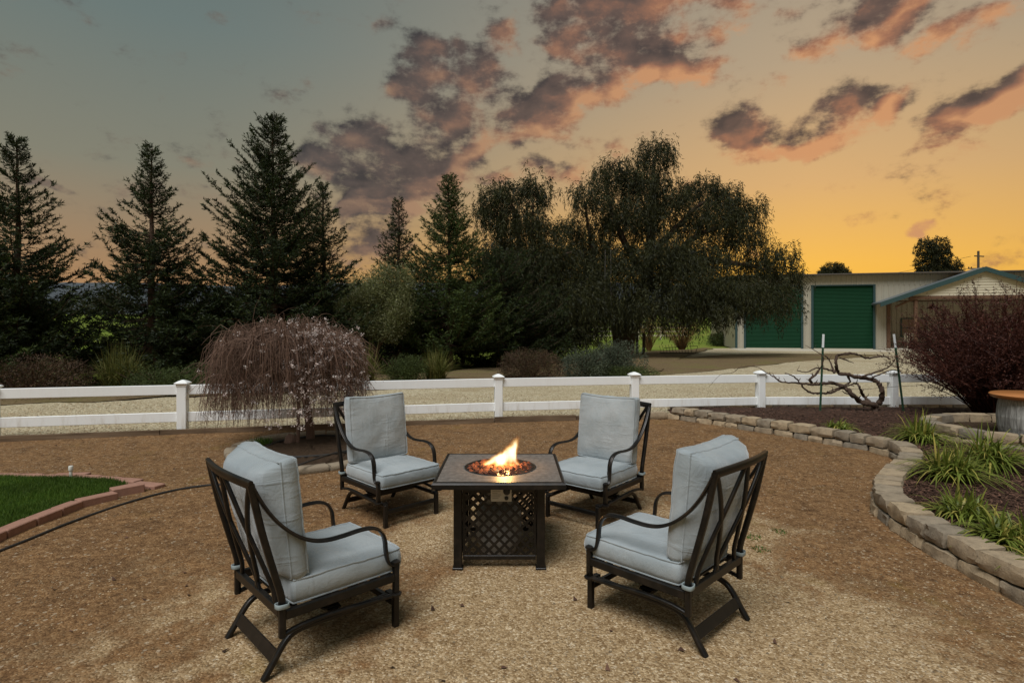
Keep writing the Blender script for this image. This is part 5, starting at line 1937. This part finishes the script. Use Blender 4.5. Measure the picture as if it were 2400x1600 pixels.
o = MB().tube(hz, .010, 7).build('irrigation_hose', MATS['hose'], None, True)
tag(o, 'long dark irrigation hose from the brick lawn edge to the cherry ring', 'hose')
clump('weed_tuft', (-3.18, 7.28, .03), 61, 'small green weed tuft inside the left of the cherry ring', 'lawn_blade', 160, 1.0, .13, .009, .35, 'weed', None, .14)

# ================================================================== LAWN WITH BRICK EDGE
lawn_edge = tag(empty('lawn_edging', (-3.2, 4.6, 0)), 'row of loose red bricks edging the small lawn at lower left', 'brick edging')


def brick(cx_, cy_, L, ang, h=0.075, w=0.105, tilt=0.0):
    b_ = MB()
    b_.cbox((-L / 2, -w / 2, -.02), (L / 2, w / 2, h - .02), 0.006)
    o_ = b_.build('brick', MATS['brick_red'], lawn_edge)
    o_.location = Vector((cx_, cy_, 0)) - lawn_edge.location
    o_.rotation_euler = (R(tilt), R(random.uniform(-1.5, 1.5)), ang)


near = [G(-120, 1318), G(5, 1268), G(76, 1240), G(135, 1214), G(190, 1190), G(268, 1165)]
lens_ = [.42, .30, .30, .28, .38]
pts = [G(-150, 1330), G(0, 1262), G(72, 1233), G(133, 1209), G(180, 1190), G(270, 1168)]
for a_, b_ in zip(pts, pts[1:]):
    c_ = (a_ + b_) / 2
    brick(c_.x, c_.y, (b_ - a_).length * .97, math.atan2(b_.y - a_.y, b_.x - a_.x) + R(random.uniform(-2, 2)), .085, .11)
c_ = G(295, 1158); brick(c_.x, c_.y + .02, .25, R(48), .095, .12)
for (px, py, L, ang) in ((345, 1140, .34, -20), (300, 1130, .26, -14), (252, 1126, .24, -10), (205, 1122, .22, 4), (165, 1117, .34, 2), (110, 1121, .30, 3), (55, 1119, .34, 0), (-5, 1118, .34, 1), (-70, 1118, .34, 0), (-130, 1118, .3, 0)):
    c_ = G(px, py)
    brick(c_.x, c_.y, L, R(ang), .05, .12)
lp = [G(-160, 1318), G(0, 1255), G(72, 1226), G(133, 1202), G(180, 1183), G(262, 1160), G(300, 1142), G(262, 1131), G(205, 1127), G(110, 1126), G(0, 1124), G(-160, 1123)]
cxl = sum(p.x for p in lp) / len(lp); cyl = sum(p.y for p in lp) / len(lp)
V = [(cxl, cyl, .03)]
ring_ = []
for a_, b_ in zip(lp, lp[1:] + lp[:1]):
    for k in range(8):
        ring_.append(a_.lerp(b_, k / 8))
for k in range(1, 9):
    for p in ring_:
        V.append((cxl + (p.x - cxl) * k / 8, cyl + (p.y - cyl) * k / 8, .028 + (random.random() - .5) * .012 - (.012 if k == 8 else 0)))
m_ = len(ring_)
F = [(0, 1 + j, 1 + (j + 1) % m_) for j in range(m_)]
for k in range(7):
    for j in range(m_):
        F.append((1 + k * m_ + j, 1 + (k + 1) * m_ + j, 1 + (k + 1) * m_ + (j + 1) % m_, 1 + k * m_ + (j + 1) % m_))
me = bpy.data.meshes.new('lawn_soil'); me.from_pydata(V, [], F); me.update()
o = link('lawn_soil', me, MATS['field'])
tag(o, kind='structure')
# blades


def inside(poly, x, y):
    c = np.zeros(len(x), bool)
    j = len(poly) - 1
    for i_ in range(len(poly)):
        xi, yi, xj, yj = poly[i_].x, poly[i_].y, poly[j].x, poly[j].y
        c ^= ((yi > y) != (yj > y)) & (x < (xj - xi) * (y - yi) / (yj - yi + 1e-12) + xi)
        j = i_
    return c


rg = np.random.default_rng(77)
x = rg.uniform(min(p.x for p in lp), max(p.x for p in lp), 110000)
y = rg.uniform(min(p.y for p in lp), max(p.y for p in lp), 110000)
k = inside(lp, x, y)
x, y = x[k], y[k]
C = np.stack([x, y, np.full(len(x), .022)], -1)
D = unit(np.stack([rg.normal(0, .45, len(x)), rg.normal(0, .45, len(x)), np.ones(len(x))], -1))
hh = (.032 + .03 * vnoise(x * 2.5, y * 2.5, 7, 3)) * rg.uniform(.6, 1.3, len(x))
V, F = leaves_np(C, D, side_of(rg, D), hh, np.full(len(x), .006))
o = link('lawn_grass', np_mesh('lawn_grass', V, F), MATS['lawn_blade'])
tag(o, 'short bright green lawn grass at lower left', kind='stuff')
ps = tag(empty('sprinkler_riser', tuple(G(166, 1123))), 'short white capped pipe standing at the lawn edge', 'sprinkler')
MB().lathe([(.014, -.03), (.014, .105)], 14).build('pipe', MATS['pvc'], ps, True)
MB().lathe([(.020, .090), (.021, .094), (.021, .130), (.018, .136), (.005, .137)], 14).build('cap', MATS['pvc'], ps, True)
# weeds in the gravel
for k, (px, py, lab) in enumerate(((1765, 1262, 'small weed tuft in the gravel behind the near right chair'), (1785, 1290, 'tiny weed near the gravel patch right of the near right chair'), (1830, 1248, 'faint weed patch between near right chair and wall'))):
    clump('weed_tuft', tuple(G(px, py)), 70 + k, lab, 'lawn_blade', 34, 1.4, .032, .005, .4, 'weed', 'weeds in the gravel', .06)

# dry leaves blown over the yard
rg = np.random.default_rng(12)
n = 90
yy = rg.uniform(2.1, 8.0, n); xx = rg.uniform(-.85, .62, n) * yy
C = np.stack([xx, yy, yard_z(xx, yy) + .006], -1)
a = rg.uniform(0, 6.28, n)
D = unit(np.stack([np.cos(a), np.sin(a), rg.uniform(0, .35, n)], -1))
Sd = unit(np.cross(D, np.stack([rg.normal(0, .3, n), rg.normal(0, .3, n), np.ones(n)], -1)))
V, F = leaves_np(C, D, Sd, rg.uniform(.02, .05, n), rg.uniform(.012, .028, n))
o = link('dry_leaves', np_mesh('dry_leaves', V, F), MATS['chip'])
tag(o, 'scattered dark dry leaves on the crushed granite', kind='stuff')

# ================================================================== DAYLILY CLUMPS
for k, (x, y, H, n, lab) in enumerate((
        (4.92, 6.95, .50, 330, 'dark green daylily clump left of the block ring'), (4.45, 7.85, .26, 120, 'small daylily clump just behind the far wall curve'),
        (4.02, 5.28, .50, 360, 'yellow-green daylily clump at the inward bend of the wall'), (4.70, 5.65, .62, 300, 'tall bright daylily clump in front of the barrel table'),
        (3.30, 4.22, .32, 300, 'daylily clump spilling towards the wall, lower right'), (3.20, 3.70, .33, 320, 'yellow-tipped daylily clump at the right edge of the picture'),
        (3.14, 3.28, .28, 220, 'daylily clump at the lowest right beside the wall top'))):
    clump('daylily', (x, y, .115), 500 + k, lab, 'daylily', int(n * .9), 1.05, H * 0.92, .021, .80, 'plant', 'daylilies in the mulch bed', .13)

# ================================================================== GRAPE VINE AND STAKES
VD = 9.55
vb = G(2047, 968, .11)
vine = tag(empty('grape_vine', tuple(vb)), 'leafless gnarled grape vine with twisting canes in front of the fence', 'vine')


def vq(zx, zy, dy=0.0):
    px, py = 1700 + zx / 3.36, 520 + zy / 3.36
    v = AT(px, py, VD + dy)
    return Vector((v.x - vb.x, v.y - vb.y, v.z - vb.z))


canes = [([(1175, 1500), (1175, 1450), (1150, 1435), (1060, 1410), (1000, 1360), (950, 1310), (860, 1270), (780, 1270), (700, 1280), (670, 1240), (720, 1195), (760, 1130)], .050, .012),
         ([(1180, 1450), (1225, 1400), (1235, 1340), (1205, 1270), (1140, 1235), (1050, 1225), (960, 1200), (890, 1185), (870, 1120), (880, 1060), (960, 1035), (1040, 1045), (1120, 1070), (1240, 1055), (1300, 1080)], .042, .010),
         ([(950, 1310), (900, 1310), (830, 1345), (740, 1350), (650, 1335), (590, 1270), (540, 1215), (470, 1190)], .024, .008), ([(700, 1280), (600, 1270), (450, 1260), (380, 1215), (320, 1185)], .020, .007),
         ([(870, 1180), (800, 1160), (720, 1150), (640, 1180), (560, 1170)], .018, .006), ([(1150, 1430), (1090, 1370), (1060, 1310), (1030, 1270), (940, 1300)], .026, .010), ([(1050, 1225), (1160, 1190), (1270, 1150), (1330, 1100)], .018, .006),
         ([(960, 1200), (980, 1260), (900, 1300), (800, 1340)], .018, .006), ([(900, 1070), (960, 1090), (1010, 1110)], .014, .004), ([(1130, 1240), (1230, 1195), (1330, 1165), (1400, 1190)], .014, .005), ([(760, 1130), (770, 1060), (700, 1010), (630, 970)], .012, .003),
         ([(860, 1190), (820, 1090), (780, 1050)], .016, .006), ([(1000, 1360), (950, 1350), (920, 1330)], .014, .005), ([(320, 1185), (240, 1140), (120, 1145), (60, 1185), (-40, 1205), (-130, 1300)], .006, .002)]
rv = random.Random(8)
for k, (pp, r0, r1) in enumerate(canes):
    path = catmull([vq(a, b, rv.uniform(-.10, .10)) for a, b in pp], 6)
    path = [p + Vector((rv.uniform(-1, 1), rv.uniform(-1, 1), rv.uniform(-1, 1))) * min(.010, r0 * .35) for p in path]
    m_ = len(path)
    mb = MB()
    mb.tube(path, [(r0 + (r1 - r0) * i / (m_ - 1)) * rv.uniform(.82, 1.22) for i in range(m_)], 7)
    for q in range(2 + m_ // 5):
        i_ = rv.randrange(2, m_)
        e = path[i_] + Vector((rv.uniform(-.06, .06), rv.uniform(-.04, .04), rv.uniform(-.03, .09)))
        mb.tube([path[i_], path[i_].lerp(e, .6) + Vector((.008, 0, 0)), e], [r1 * .9, r1 * .7, .002], 4)
    mb.build('trunk' if k == 0 else 'cane', MATS['vine_bark'], vine, True)
for (b_, t_, lab) in ((G(1922, 968, .11), AT(1930, 783, 9.55), 'green metal stake with white tip left of the grape vine'), (G(2118, 967, .11), AT(2095, 783, 9.45), 'leaning green metal stake with white tip right of the grape vine')):
    root = tag(empty('metal_stake', tuple(b_)), lab, 'stake', 'green metal stakes holding the vine')
    v = t_ - b_
    u = v.normalized()
    brk = v * .83
    mb = MB()
    mb.strap([u * -.2, brk], (1, 0, 0), .036, .006, .2)
    mb.strap([u * -.2 + Vector((0, .014, 0)), brk + Vector((0, .014, 0))], (0, 1, 0), .028, .006, .2)
    for q in range(14):
        c_ = brk * (q / 14)
        mb.box((c_.x - .006, c_.y - .012, c_.z), (c_.x + .006, c_.y - .003, c_.z + .02))
    mb.build('shaft', MATS['stake_green'], root)
    mb = MB()
    mb.strap([brk, v], (1, 0, 0), .037, .007, .2)
    mb.strap([brk + Vector((0, .014, 0)), v + Vector((0, .014, 0))], (0, 1, 0), .029, .007, .2)
    mb.build('white_tip', MATS['stake_white'], root)
wire = [AT(1925, 903, 9.5), AT(2010, 912, 9.5), AT(2110, 905, 9.45), AT(2230, 900, 9.4)]
o = MB().tube(catmull(wire, 8), .003, 5).build('trellis_wire', MATS['hose'])
tag(o, 'thin dark wire strung between the two green stakes', 'wire')

# ================================================================== BARBERRY
bb = Vector((7.34, 8.75, .12))
rg = np.random.default_rng(88)
bar_ = tag(empty('barberry_bush', tuple(bb)), 'large dark red-purple barberry bush at the right edge behind the block ring', 'shrub')
mb = MB()
C, D = [], []
RX, RY, HT = 1.30, 1.15, 1.98
for k in range(460):
    a = rg.uniform(0, 6.28)
    le = rg.random() ** .55
    h = HT * rg.uniform(.72, 1.05) * (1 - .42 * le ** 2.5)
    P = []
    b0 = Vector((.22 * math.cos(a) * rg.random(), .22 * math.sin(a) * rg.random(), -.05))
    wob = rg.normal(0, .05, (6, 3))
    for s in range(6):
        t_ = s / 5
        hor = le * (t_ ** 1.25)
        P.append(b0 + Vector((RX * hor * math.cos(a), RY * hor * math.sin(a), h * (t_ ** .92) - .10 * le * t_ ** 3)) + Vector(wob[s]) * t_)
    mb.tube(P, [.012 - .0095 * s / 5 for s in range(6)], 3, cap=False)
    pn = np.array([tuple(p) for p in P])
    for q in range(11):
        s = rg.uniform(.30, 1)
        i_ = min(4, int(s * 5))
        f_ = s * 5 - i_
        p0 = pn[i_] * (1 - f_) + pn[i_ + 1] * f_
        dirn = pn[i_ + 1] - pn[i_]
        dirn = dirn / np.linalg.norm(dirn) * .8 + rg.normal(0, .55, 3) + np.array([0, 0, .25])
        dirn /= np.linalg.norm(dirn)
        ln = rg.uniform(.14, .36)
        p1 = p0 + dirn * ln
        mb.tube([Vector(p0), Vector(p1)], [.0032, .0012], 3, cap=False)
        m_ = 16
        tt = rg.random(m_)[:, None]
        C.append(p0[None] * (1 - tt) + p1[None] * tt + rg.normal(0, .012, (m_, 3)))
        D.append(np.repeat(dirn[None], m_, 0))
mb.build('stems', MATS['barberry_leaf'], bar_)
C, D = np.concatenate(C), np.concatenate(D)
D = unit(D * .5 + rnd_dir(rg, len(D)))
V, F = leaves_np(C, D, side_of(rg, D), rg.uniform(.018, .036, len(C)), rg.uniform(.010, .018, len(C)))
link('leaves', np_mesh('leaves', V, F), MATS['barberry_leaf'], bar_)


# ================================================================== BARN
simple('barn_wall', (0.36, 0.335, 0.265), 0.6, 0, 0.06, 0.6, 0.05)
simple('barn_green', (0.0022, 0.036, 0.013), 0.6, 0.0, 0.15, 0.8, 0.05, 0.004, 0.12)
simple('trim_green', (0.024, 0.058, 0.060), 0.5, 0, 0.1, 1.0)
simple('roof_metal', (0.13, 0.15, 0.16), 0.45, 0.2, 0.15, 0.8)
simple('siding_cream', (0.50, 0.455, 0.34), 0.6, 0, 0.06, 1.0)
simple('brown_beam', (0.115, 0.062, 0.034), 0.7, 0, 0.25, 2.0)
simple('concrete', (0.42, 0.38, 0.30), 0.9, 0, 0.15, 1.5, 0.3)
m, t = new_mat('window_glass')
finish(t, pbsdf(t, (0.05, 0.06, 0.06), 0.06, 0.0, spec=0.9))
MATS['glass'] = m
be, bn = Vector((.974, -.229, 0)), Vector((-.229, -.974, 0))
be.normalize(); bn.normalize()
barn = tag(empty('barn', (15.43, 39.6, 0), math.atan2(be.y, be.x)), 'tan metal barn with two green roll-up doors and gabled porch at right', 'barn')
# local frame: x along the front, y = away from the viewer (front face at y=0), z up
LB, EV, DEP = 26.0, 4.93, 16.0
D1a, D1b, D2a, D2b, DZ = .52, 4.17, 4.75, 8.50, 4.22


def corrug(mb, x0, x1, z0, z1, y=0.0, pitch=.305):
    xs_, x_ = [], x0
    while x_ < x1 - 1e-4:
        for (dx_, dy_) in ((0, 0), (.10, 0), (.125, -.032), (.18, -.032), (.205, 0)):
            if x_ + dx_ < x1:
                xs_.append((x_ + dx_, y + dy_))
        x_ += pitch
    xs_.append((x1, y))
    vs = [(a, b, z0) for a, b in xs_] + [(a, b, z1) for a, b in xs_]
    m_ = len(xs_)
    mb.add(vs, [(k, k + 1, m_ + k + 1, m_ + k) for k in range(m_ - 1)])


mb = MB()
corrug(mb, 0, D1a, 0.02, DZ); corrug(mb, D1b, D2a, 0.02, DZ); corrug(mb, D2b, 9.2, 0.02, DZ); corrug(mb, 19.0, LB, 0.02, DZ); corrug(mb, 9.2, 19.0, 3.22, DZ); corrug(mb, 0, LB, DZ, EV - .002)
mb.build('front_wall', MATS['barn_wall'], barn)
mb = MB()
mb.box((-.02, .16, 0), (9.16, DEP, EV - .05)); mb.box((19.04, .16, 0), (LB, DEP, EV - .05)); mb.box((9.161, 2.12, 0), (19.039, DEP, EV - .051))
mb.build('side_walls', MATS['barn_wall'], barn)
mb = MB()
corrug(mb, 9.2, 19.0, 0.02, 3.22, 2.0)
mb.build('porch_wall', MATS['barn_wall'], barn)
MB().box((9.2, .02, 3.20), (19.0, 2.05, 3.26)).build('porch_ceiling', MATS['brown_beam'], barn)
mb = MB()
rise = .42
mb.add([(-.3, -.35, EV), (LB + .3, -.35, EV), (LB + .3, DEP / 2, EV + rise), (-.3, DEP / 2, EV + rise), (-.3, DEP + .3, EV), (LB + .3, DEP + .3, EV),
        (-.3, -.35, EV + .08), (LB + .3, -.35, EV + .08), (LB + .3, DEP / 2, EV + rise + .08), (-.3, DEP / 2, EV + rise + .08), (-.3, DEP + .3, EV + .08), (LB + .3, DEP + .3, EV + .08)],
       [(0, 3, 2, 1), (3, 4, 5, 2), (6, 7, 8, 9), (9, 8, 11, 10), (0, 1, 7, 6), (4, 10, 11, 5), (0, 6, 9, 3), (3, 9, 10, 4), (1, 2, 8, 7), (2, 5, 11, 8)])
roof = mb.build('roof', MATS['roof_metal'], barn)
MB().cbox((-.3, -.45, EV - .03), (LB + .3, -.36, EV + .06), .02).build('gutter', MATS['old_post'], roof)
MB().cbox((-.08, -.06, 0), (.06, .10, EV - .06), .01).build('corner_trim', MATS['trim_green'], barn)
for (a, b) in ((D1a, D1b), (D2a, D2b)):
    mb = MB()
    nz_ = 46
    vs, fs = [], []
    rows = []
    for k in range(nz_ * 4 + 1):
        z = .06 + (DZ - .06) * k / (nz_ * 4)
        y = .075 - .022 * (0, .6, 1, .6)[k % 4]
        rows.append((y, z))
    vs = [(a + .06, y, z) for y, z in rows] + [(b - .06, y, z) for y, z in rows]
    m_ = len(rows)
    fs = [(k, m_ + k, m_ + k + 1, k + 1) for k in range(m_ - 1)]
    mb.add(vs, fs)
    dr = mb.build('roll_up_door', MATS['barn_green'], barn)
    MB().cbox((a + .06, .02, .02), (b - .06, .07, .075), .01).build('bottom_bar', MATS['siding_cream'], dr)
    MB().cbox((a - .05, -.05, 0.01), (a + .09, .05, DZ), .01).build('door_jamb', MATS['trim_green'], barn)
    MB().cbox((b - .09, -.05, 0.01), (b + .05, .05, DZ), .01).build('door_jamb', MATS['trim_green'], barn)
    MB().cbox((a - .05, -.055, DZ - .01), (b + .05, .055, DZ + .07), .01).build('door_head', MATS['trim_green'], barn)
# porch (y negative = towards the viewer)
PS, PL, PR, PZ, EZ, PT = 14.03, 8.32, 19.74, 5.06, 2.94, -1.2
porch_roof = None
for sg, e in ((-1, PL), (1, PR)):
    mb = MB()
    vs = []
    for (x_, z_) in ((e, EZ), (PS, PZ)):
        for y_ in (PT - .25, .0):
            vs += [(x_, y_, z_), (x_, y_, z_ + .10)]
    mb.add(vs, [(0, 1, 5, 4), (2, 6, 7, 3), (1, 3, 7, 5), (0, 4, 6, 2), (0, 2, 3, 1), (4, 5, 7, 6)])
    pr = mb.build('porch_roof', MATS['roof_metal'], barn)
    u = Vector((PS - e, 0, PZ - EZ))
    nn = Vector((-u.z, 0, u.x)).normalized()
    if nn.z < 0:
        nn = -nn
    a0 = Vector((e, PT - .27, EZ)); a1 = Vector((PS, PT - .27, PZ))
    vs = []
    for p_ in (a0, a1):
        for off in (-.17, .11):
            for y_ in (0, -.045):
                q = p_ + Vector((0, y_, off))
                vs.append(q)
    mb = MB(); mb.add(vs, [(0, 1, 5, 4), (2, 6, 7, 3), (1, 3, 7, 5), (0, 4, 6, 2), (0, 2, 3, 1), (4, 5, 7, 6)])
    mb.build('fascia', MATS['trim_green'], pr)
# gable siding in overlapping boards
mb = MB()
zb = 3.44
z = zb
k = 0
gable = empty('gable'); gable.parent = barn
bpy.data.objects.remove(gable)
while z < PZ - .25:
    z2 = min(z + .17, PZ - .12)
    hw0 = (PZ - .10 - z) / (PZ - EZ) * (PS - PL)
    hw1 = (PZ - .10 - z2) / (PZ - EZ) * (PS - PL)
    y0, y1 = PT - .06, PT - .03
    mb = MB()
    mb.add([(PS - hw0, y0, z), (PS + hw0, y0, z), (PS + hw1, y1, z2), (PS - hw1, y1, z2), (PS - hw0, PT + .02, z), (PS + hw0, PT + .02, z), (PS + hw1, PT + .02, z2), (PS - hw1, PT + .02, z2)],
           [(0, 1, 2, 3), (4, 7, 6, 5), (0, 4, 5, 1), (3, 2, 6, 7), (0, 3, 7, 4), (1, 5, 6, 2)])
    mb.build('siding_board', MATS['siding_cream'], barn)
    z = z2 - .008
MB().cbox((10.0, PT - .10, 3.22), (18.1, PT + .06, 3.43), .02).build('porch_beam', MATS['brown_beam'], barn)
for xx_ in (10.42, 17.7):
    MB().cbox((xx_ - .09, PT + .10 - .09, .1), (xx_ + .09, PT + .10 + .09, 3.22), .015).build('porch_post', MATS['brown_beam'], barn)
MB().strap([(9.3, PT + .1, 2.78), (10.3, PT + .1, 3.25)], (0, 1, 0), .12, .12, .1).build('porch_brace', MATS['brown_beam'], barn)
MB().cbox((9.19, -.10, .05), (9.40, .08, 3.19), .01).build('brown_post', MATS['brown_beam'], barn)
wn = MB().box((10.75, 1.925, .80), (12.30, 1.95, 2.10)).build('window', MATS['trim_green'], barn)
for (a, b) in ((10.82, 11.50), (11.56, 12.23)):
    for (c_, d_) in ((.87, 1.42), (1.47, 2.03)):
        MB().box((a, 1.915, c_), (b, 1.922, d_)).build('pane', MATS['glass'], wn)
MB().cbox((10.68, 1.88, .75), (12.37, 1.95, .795), .005).build('sill', MATS['siding_cream'], wn)
lm = tag(empty('barn_lamp', tuple(Vector((15.43, 39.6, 0)) + be * 12.2 + bn * -.9)), 'black shaded lamp hanging under the barn porch ceiling', 'lamp')
MB().lathe([(.04, 2.98), (.07, 2.94), (.12, 2.86), (.34, 2.74), (.36, 2.70), (.33, 2.70), (.05, 2.88)], 20).build('shade', MATS['black_plastic'], lm, True)
MB().tube([(0, 0, 2.96), (0, 0, 3.21)], .02, 6).build('arm', MATS['black_plastic'], lm, True)
# porch slab and apron
sl_ = MB().cbox((8.7, -2.2, 0.0), (19.6, 1.98, .12), .02).build('porch_slab', MATS['concrete'], barn)
ap = MB().cbox((-.4, -3.6, -.1), (8.65, -.08, .045), .02).build('apron', MATS['concrete'])
ap.location = (15.43, 39.6, 0); ap.rotation_euler = barn.rotation_euler
tag(ap, kind='structure')


def barn_pt(s, tt, z=0.0):
    v = Vector((15.43, 39.6, 0)) + be * s + bn * tt
    return Vector((v.x, v.y, z))


# pale twig chair on the porch
pc_ = tag(empty('porch_chair', tuple(barn_pt(10.6, -.1, .12)), math.atan2(be.y, be.x)), 'pale rustic wooden chair standing on the barn porch', 'chair')
for sx in (-.25, .25):
    for sy in (-.25, .25):
        MB().tube([(sx, sy, 0), (sx * 1.02, sy, .45 if sy < 0 else 1.0)], .025, 6).build('leg', MATS['siding_cream'], pc_)
MB().cbox((-.3, -.3, .42), (.3, .3, .47), .01).build('seat', MATS['siding_cream'], pc_)
for k in range(4):
    MB().cbox((-.24 + k * .13, .23, .5), (-.17 + k * .13, .27, .98), .01).build('back_slat', MATS['siding_cream'], pc_)

# dark evergreen bushes standing behind the redwood row
for k, (px, d, r, lab) in enumerate(((30, 20, (1.9, 1.5, 2.6), 'dark evergreen bush behind the redwood at the far left'), (400, 20, (1.4, 1.3, 2.2), 'dark evergreen bush behind the second redwood'),
                                     (490, 21, (1.7, 1.6, 2.6), 'dark evergreen bush in the gap left of the tallest redwood'), (600, 23, (2.4, 1.8, 3.0), 'dark evergreen bush behind the tallest redwood'),
                                     (735, 23, (2.4, 1.8, 2.9), 'dark evergreen bush above the left of the cherry crown'), (845, 26, (2.6, 1.8, 3.0), 'dark evergreen bush behind the olive tree'))):
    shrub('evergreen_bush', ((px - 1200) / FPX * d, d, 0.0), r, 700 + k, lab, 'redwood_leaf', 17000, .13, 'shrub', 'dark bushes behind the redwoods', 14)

# ================================================================== THINGS BY THE DRIVE
for (px, lab, ln) in ((1493, 'left of two dark wooden posts beside the pepper trunk', .0), (1508, 'right of two dark wooden posts beside the pepper trunk', .02)):
    o = MB().tube([(0, 0, -.2), (ln, 0, .6), (ln * 2, 0, 1.15)], [.085, .082, .078], 9).build('wooden_post', MATS['old_post'])
    o.location = ((px - 1200) / FPX * 31, 31, 0.02)
    tag(o, lab, 'post', 'old wooden posts')
o = MB().tube([(0, 0, -.2), (0, 0, .62)], [.09, .085], 9).build('wooden_post', MATS['old_post'])
o.location = ((1084 - 1200) / FPX * 22.5, 22.5, 0.0)
o.scale = (1, 1, 1.0)
tag(o, 'lone dark wooden post right of the redwood trunk foot', 'post', 'old wooden posts')
# low steel rack lying by the drive
rk_ = tag(empty('steel_rack', (9.15, 31.6, .04), R(-4)), 'low rusty steel bar rack lying on the grass left of the barn', 'rack')
MB().tube([(-.95, 0, .03), (.9, 0, .03)], .018, 5).build('rail', MATS['old_post'], rk_)
MB().tube([(-.95, .4, .03), (.9, .4, .03)], .018, 5).build('rail', MATS['old_post'], rk_)
MB().tube([(-.75, .2, .30), (.55, .2, .40)], .018, 5).build('rail', MATS['old_post'], rk_)
MB().tube([(.9, 0, .03), (1.05, .1, .42), (.6, .2, .40)], .018, 5).build('end_frame', MATS['old_post'], rk_)
for k in range(11):
    xq = -.95 + k * .165
    MB().tube([(xq, 0, .03), (xq - .06, .2, .42 + .02 * k)], .012, 4).build('tine', MATS['old_post'], rk_)
# rope swing under the pepper tree
sw = tag(empty('rope_swing', ((1425 - 1200) / FPX * 26.4, 26.4, .45)), 'rope swing hanging from the pepper tree above the grey-green shrub', 'swing')
for sx in (-.16, .16):
    MB().tube([(sx, 0, 0), (sx * .9, 0, 2.4), (sx * .8, 0, 4.6)], .006, 4).build('rope', MATS['print_grey'], sw)
MB().cbox((-.28, -.1, -.02), (.28, .1, .02), .005).build('seat', MATS['old_post'], sw)

# far field fence
ff = tag(empty('field_fence', (-6, 62, 0)), 'distant grey rail fence across the pasture behind the redwoods', 'fence')
for k in range(22):
    x_ = -26 + k * 2.4
    MB().box((x_ - .07, -.07, -.2), (x_ + .07, .07, 1.5)).build('post', MATS['siding_cream'], ff)
for z_ in (.5, .95, 1.35):
    MB().box((-26, -.03, z_), (25, .03, z_ + .12)).build('rail', MATS['siding_cream'], ff)

# ================================================================== FAR TREES, POLE, WIRES
fl_ = [([(0, 0, -.3), (0, 0, 4), (.2, 0, 8), (0, 0, 12)], .4, .1)]
p_ = Vector(((2194 - 1200) / FPX * 82, 82, 2.0))
leafy_tree('eucalyptus_tree', tuple(p_), 13, [((-1.4, 0, 9.2), (1.7, 1.6, 3.0)), ((-.9, 0, 6.0), (2.0, 1.8, 2.6)), ((.6, 0, 9.6), (1.6, 1.5, 2.7)), ((.8, 0, 6.2), (1.9, 1.6, 2.4)), ((2.4, 0, 7.2), (1.3, 1.2, 2.2)), ((2.2, 0, 5.0), (1.5, 1.3, 1.8))], 601,
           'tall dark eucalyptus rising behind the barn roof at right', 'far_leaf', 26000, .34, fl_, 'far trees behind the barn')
p_ = Vector(((1953 - 1200) / FPX * 92, 92, 3.6))
leafy_tree('round_tree', tuple(p_), 10, [((0, 0, 6.6), (1.9, 1.6, 1.5)), ((-1.3, 0, 6.0), (1.3, 1.3, 1.2)), ((1.4, 0, 6.2), (1.2, 1.2, 1.3)), ((0, 0, 4.5), (2.0, 1.6, 1.6))], 602,
           'small round tree top peeping over the middle of the barn roof', 'far_leaf', 14000, .34, [([(0, 0, -.3), (0, 0, 3), (.2, 0, 6)], .3, .1)], 'far trees behind the barn')
pole = tag(empty('utility_pole', ((2293 - 1200) / FPX * 75, 75, 1.5)), 'wooden utility pole with two crossarms behind the barn gable', 'utility pole')
MB().tube([(0, 0, -1), (0, 0, 9.85)], [.17, .13], 8).build('pole', MATS['old_post'], pole)
MB().cbox((-1.0, -.06, 9.1), (.25, .06, 9.24), .01, Matrix.Rotation(R(3), 4, 'Y')).build('crossarm', MATS['old_post'], pole)
MB().cbox((-1.35, -.06, 7.5), (.75, .06, 7.64), .01).build('crossarm', MATS['old_post'], pole)
for x_ in (-1.25, -.9, .6):
    MB().lathe([(.05, 7.64), (.07, 7.7), (.05, 7.8)], 8, Matrix.Translation((x_, 0, 0))).build('insulator', MATS['black_plastic'], pole)
pp = Vector(pole.location)
for (za, zb_, lab) in ((9.15, 11.2, 'upper power line running left from the utility pole'), (7.65, 4.8, 'lower power line sagging left from the utility pole')):
    a_ = pp + Vector((-1.0, 0, za)); b_ = AT(1950, 668 if zb_ < 10 else 640, 110)
    c_ = (a_ + b_) / 2 + Vector((0, 0, -1.2))
    o = MB().tube(catmull([a_, c_, b_], 10), .022, 4).build('power_line', MATS['black_plastic'])
    tag(o, lab, 'cable')

# far wood across the field, one mass
rg = np.random.default_rng(91)
C = []
for k in range(150):
    x_ = rg.uniform(-260, 240)
    y_ = rg.uniform(150, 240)
    if 45 < x_ < 240 and y_ > 0:
        h_ = rg.uniform(2, 4)
    else:
        h_ = rg.uniform(5, 11)
    zb_ = float(field_z(np.array([x_]), np.array([y_]))[0])
    r_ = np.array([rg.uniform(3, 8), rg.uniform(3, 6), h_ * .55])
    u = rnd_dir(rg, 300) * (rg.random(300) ** .33)[:, None] * r_[None]
    C.append(np.array([x_, y_, zb_ + h_ * .5])[None] + u)
C = np.concatenate(C)
D = rnd_dir(rg, len(C))
V, F = leaves_np(C, D, side_of(rg, D), rg.uniform(.5, 1.4, len(C)), rg.uniform(.3, .7, len(C)))
o = link('far_wood', np_mesh('far_wood', V, F), MATS['far_leaf'])
tag(o, 'dark strip of distant woodland across the pasture', kind='stuff')
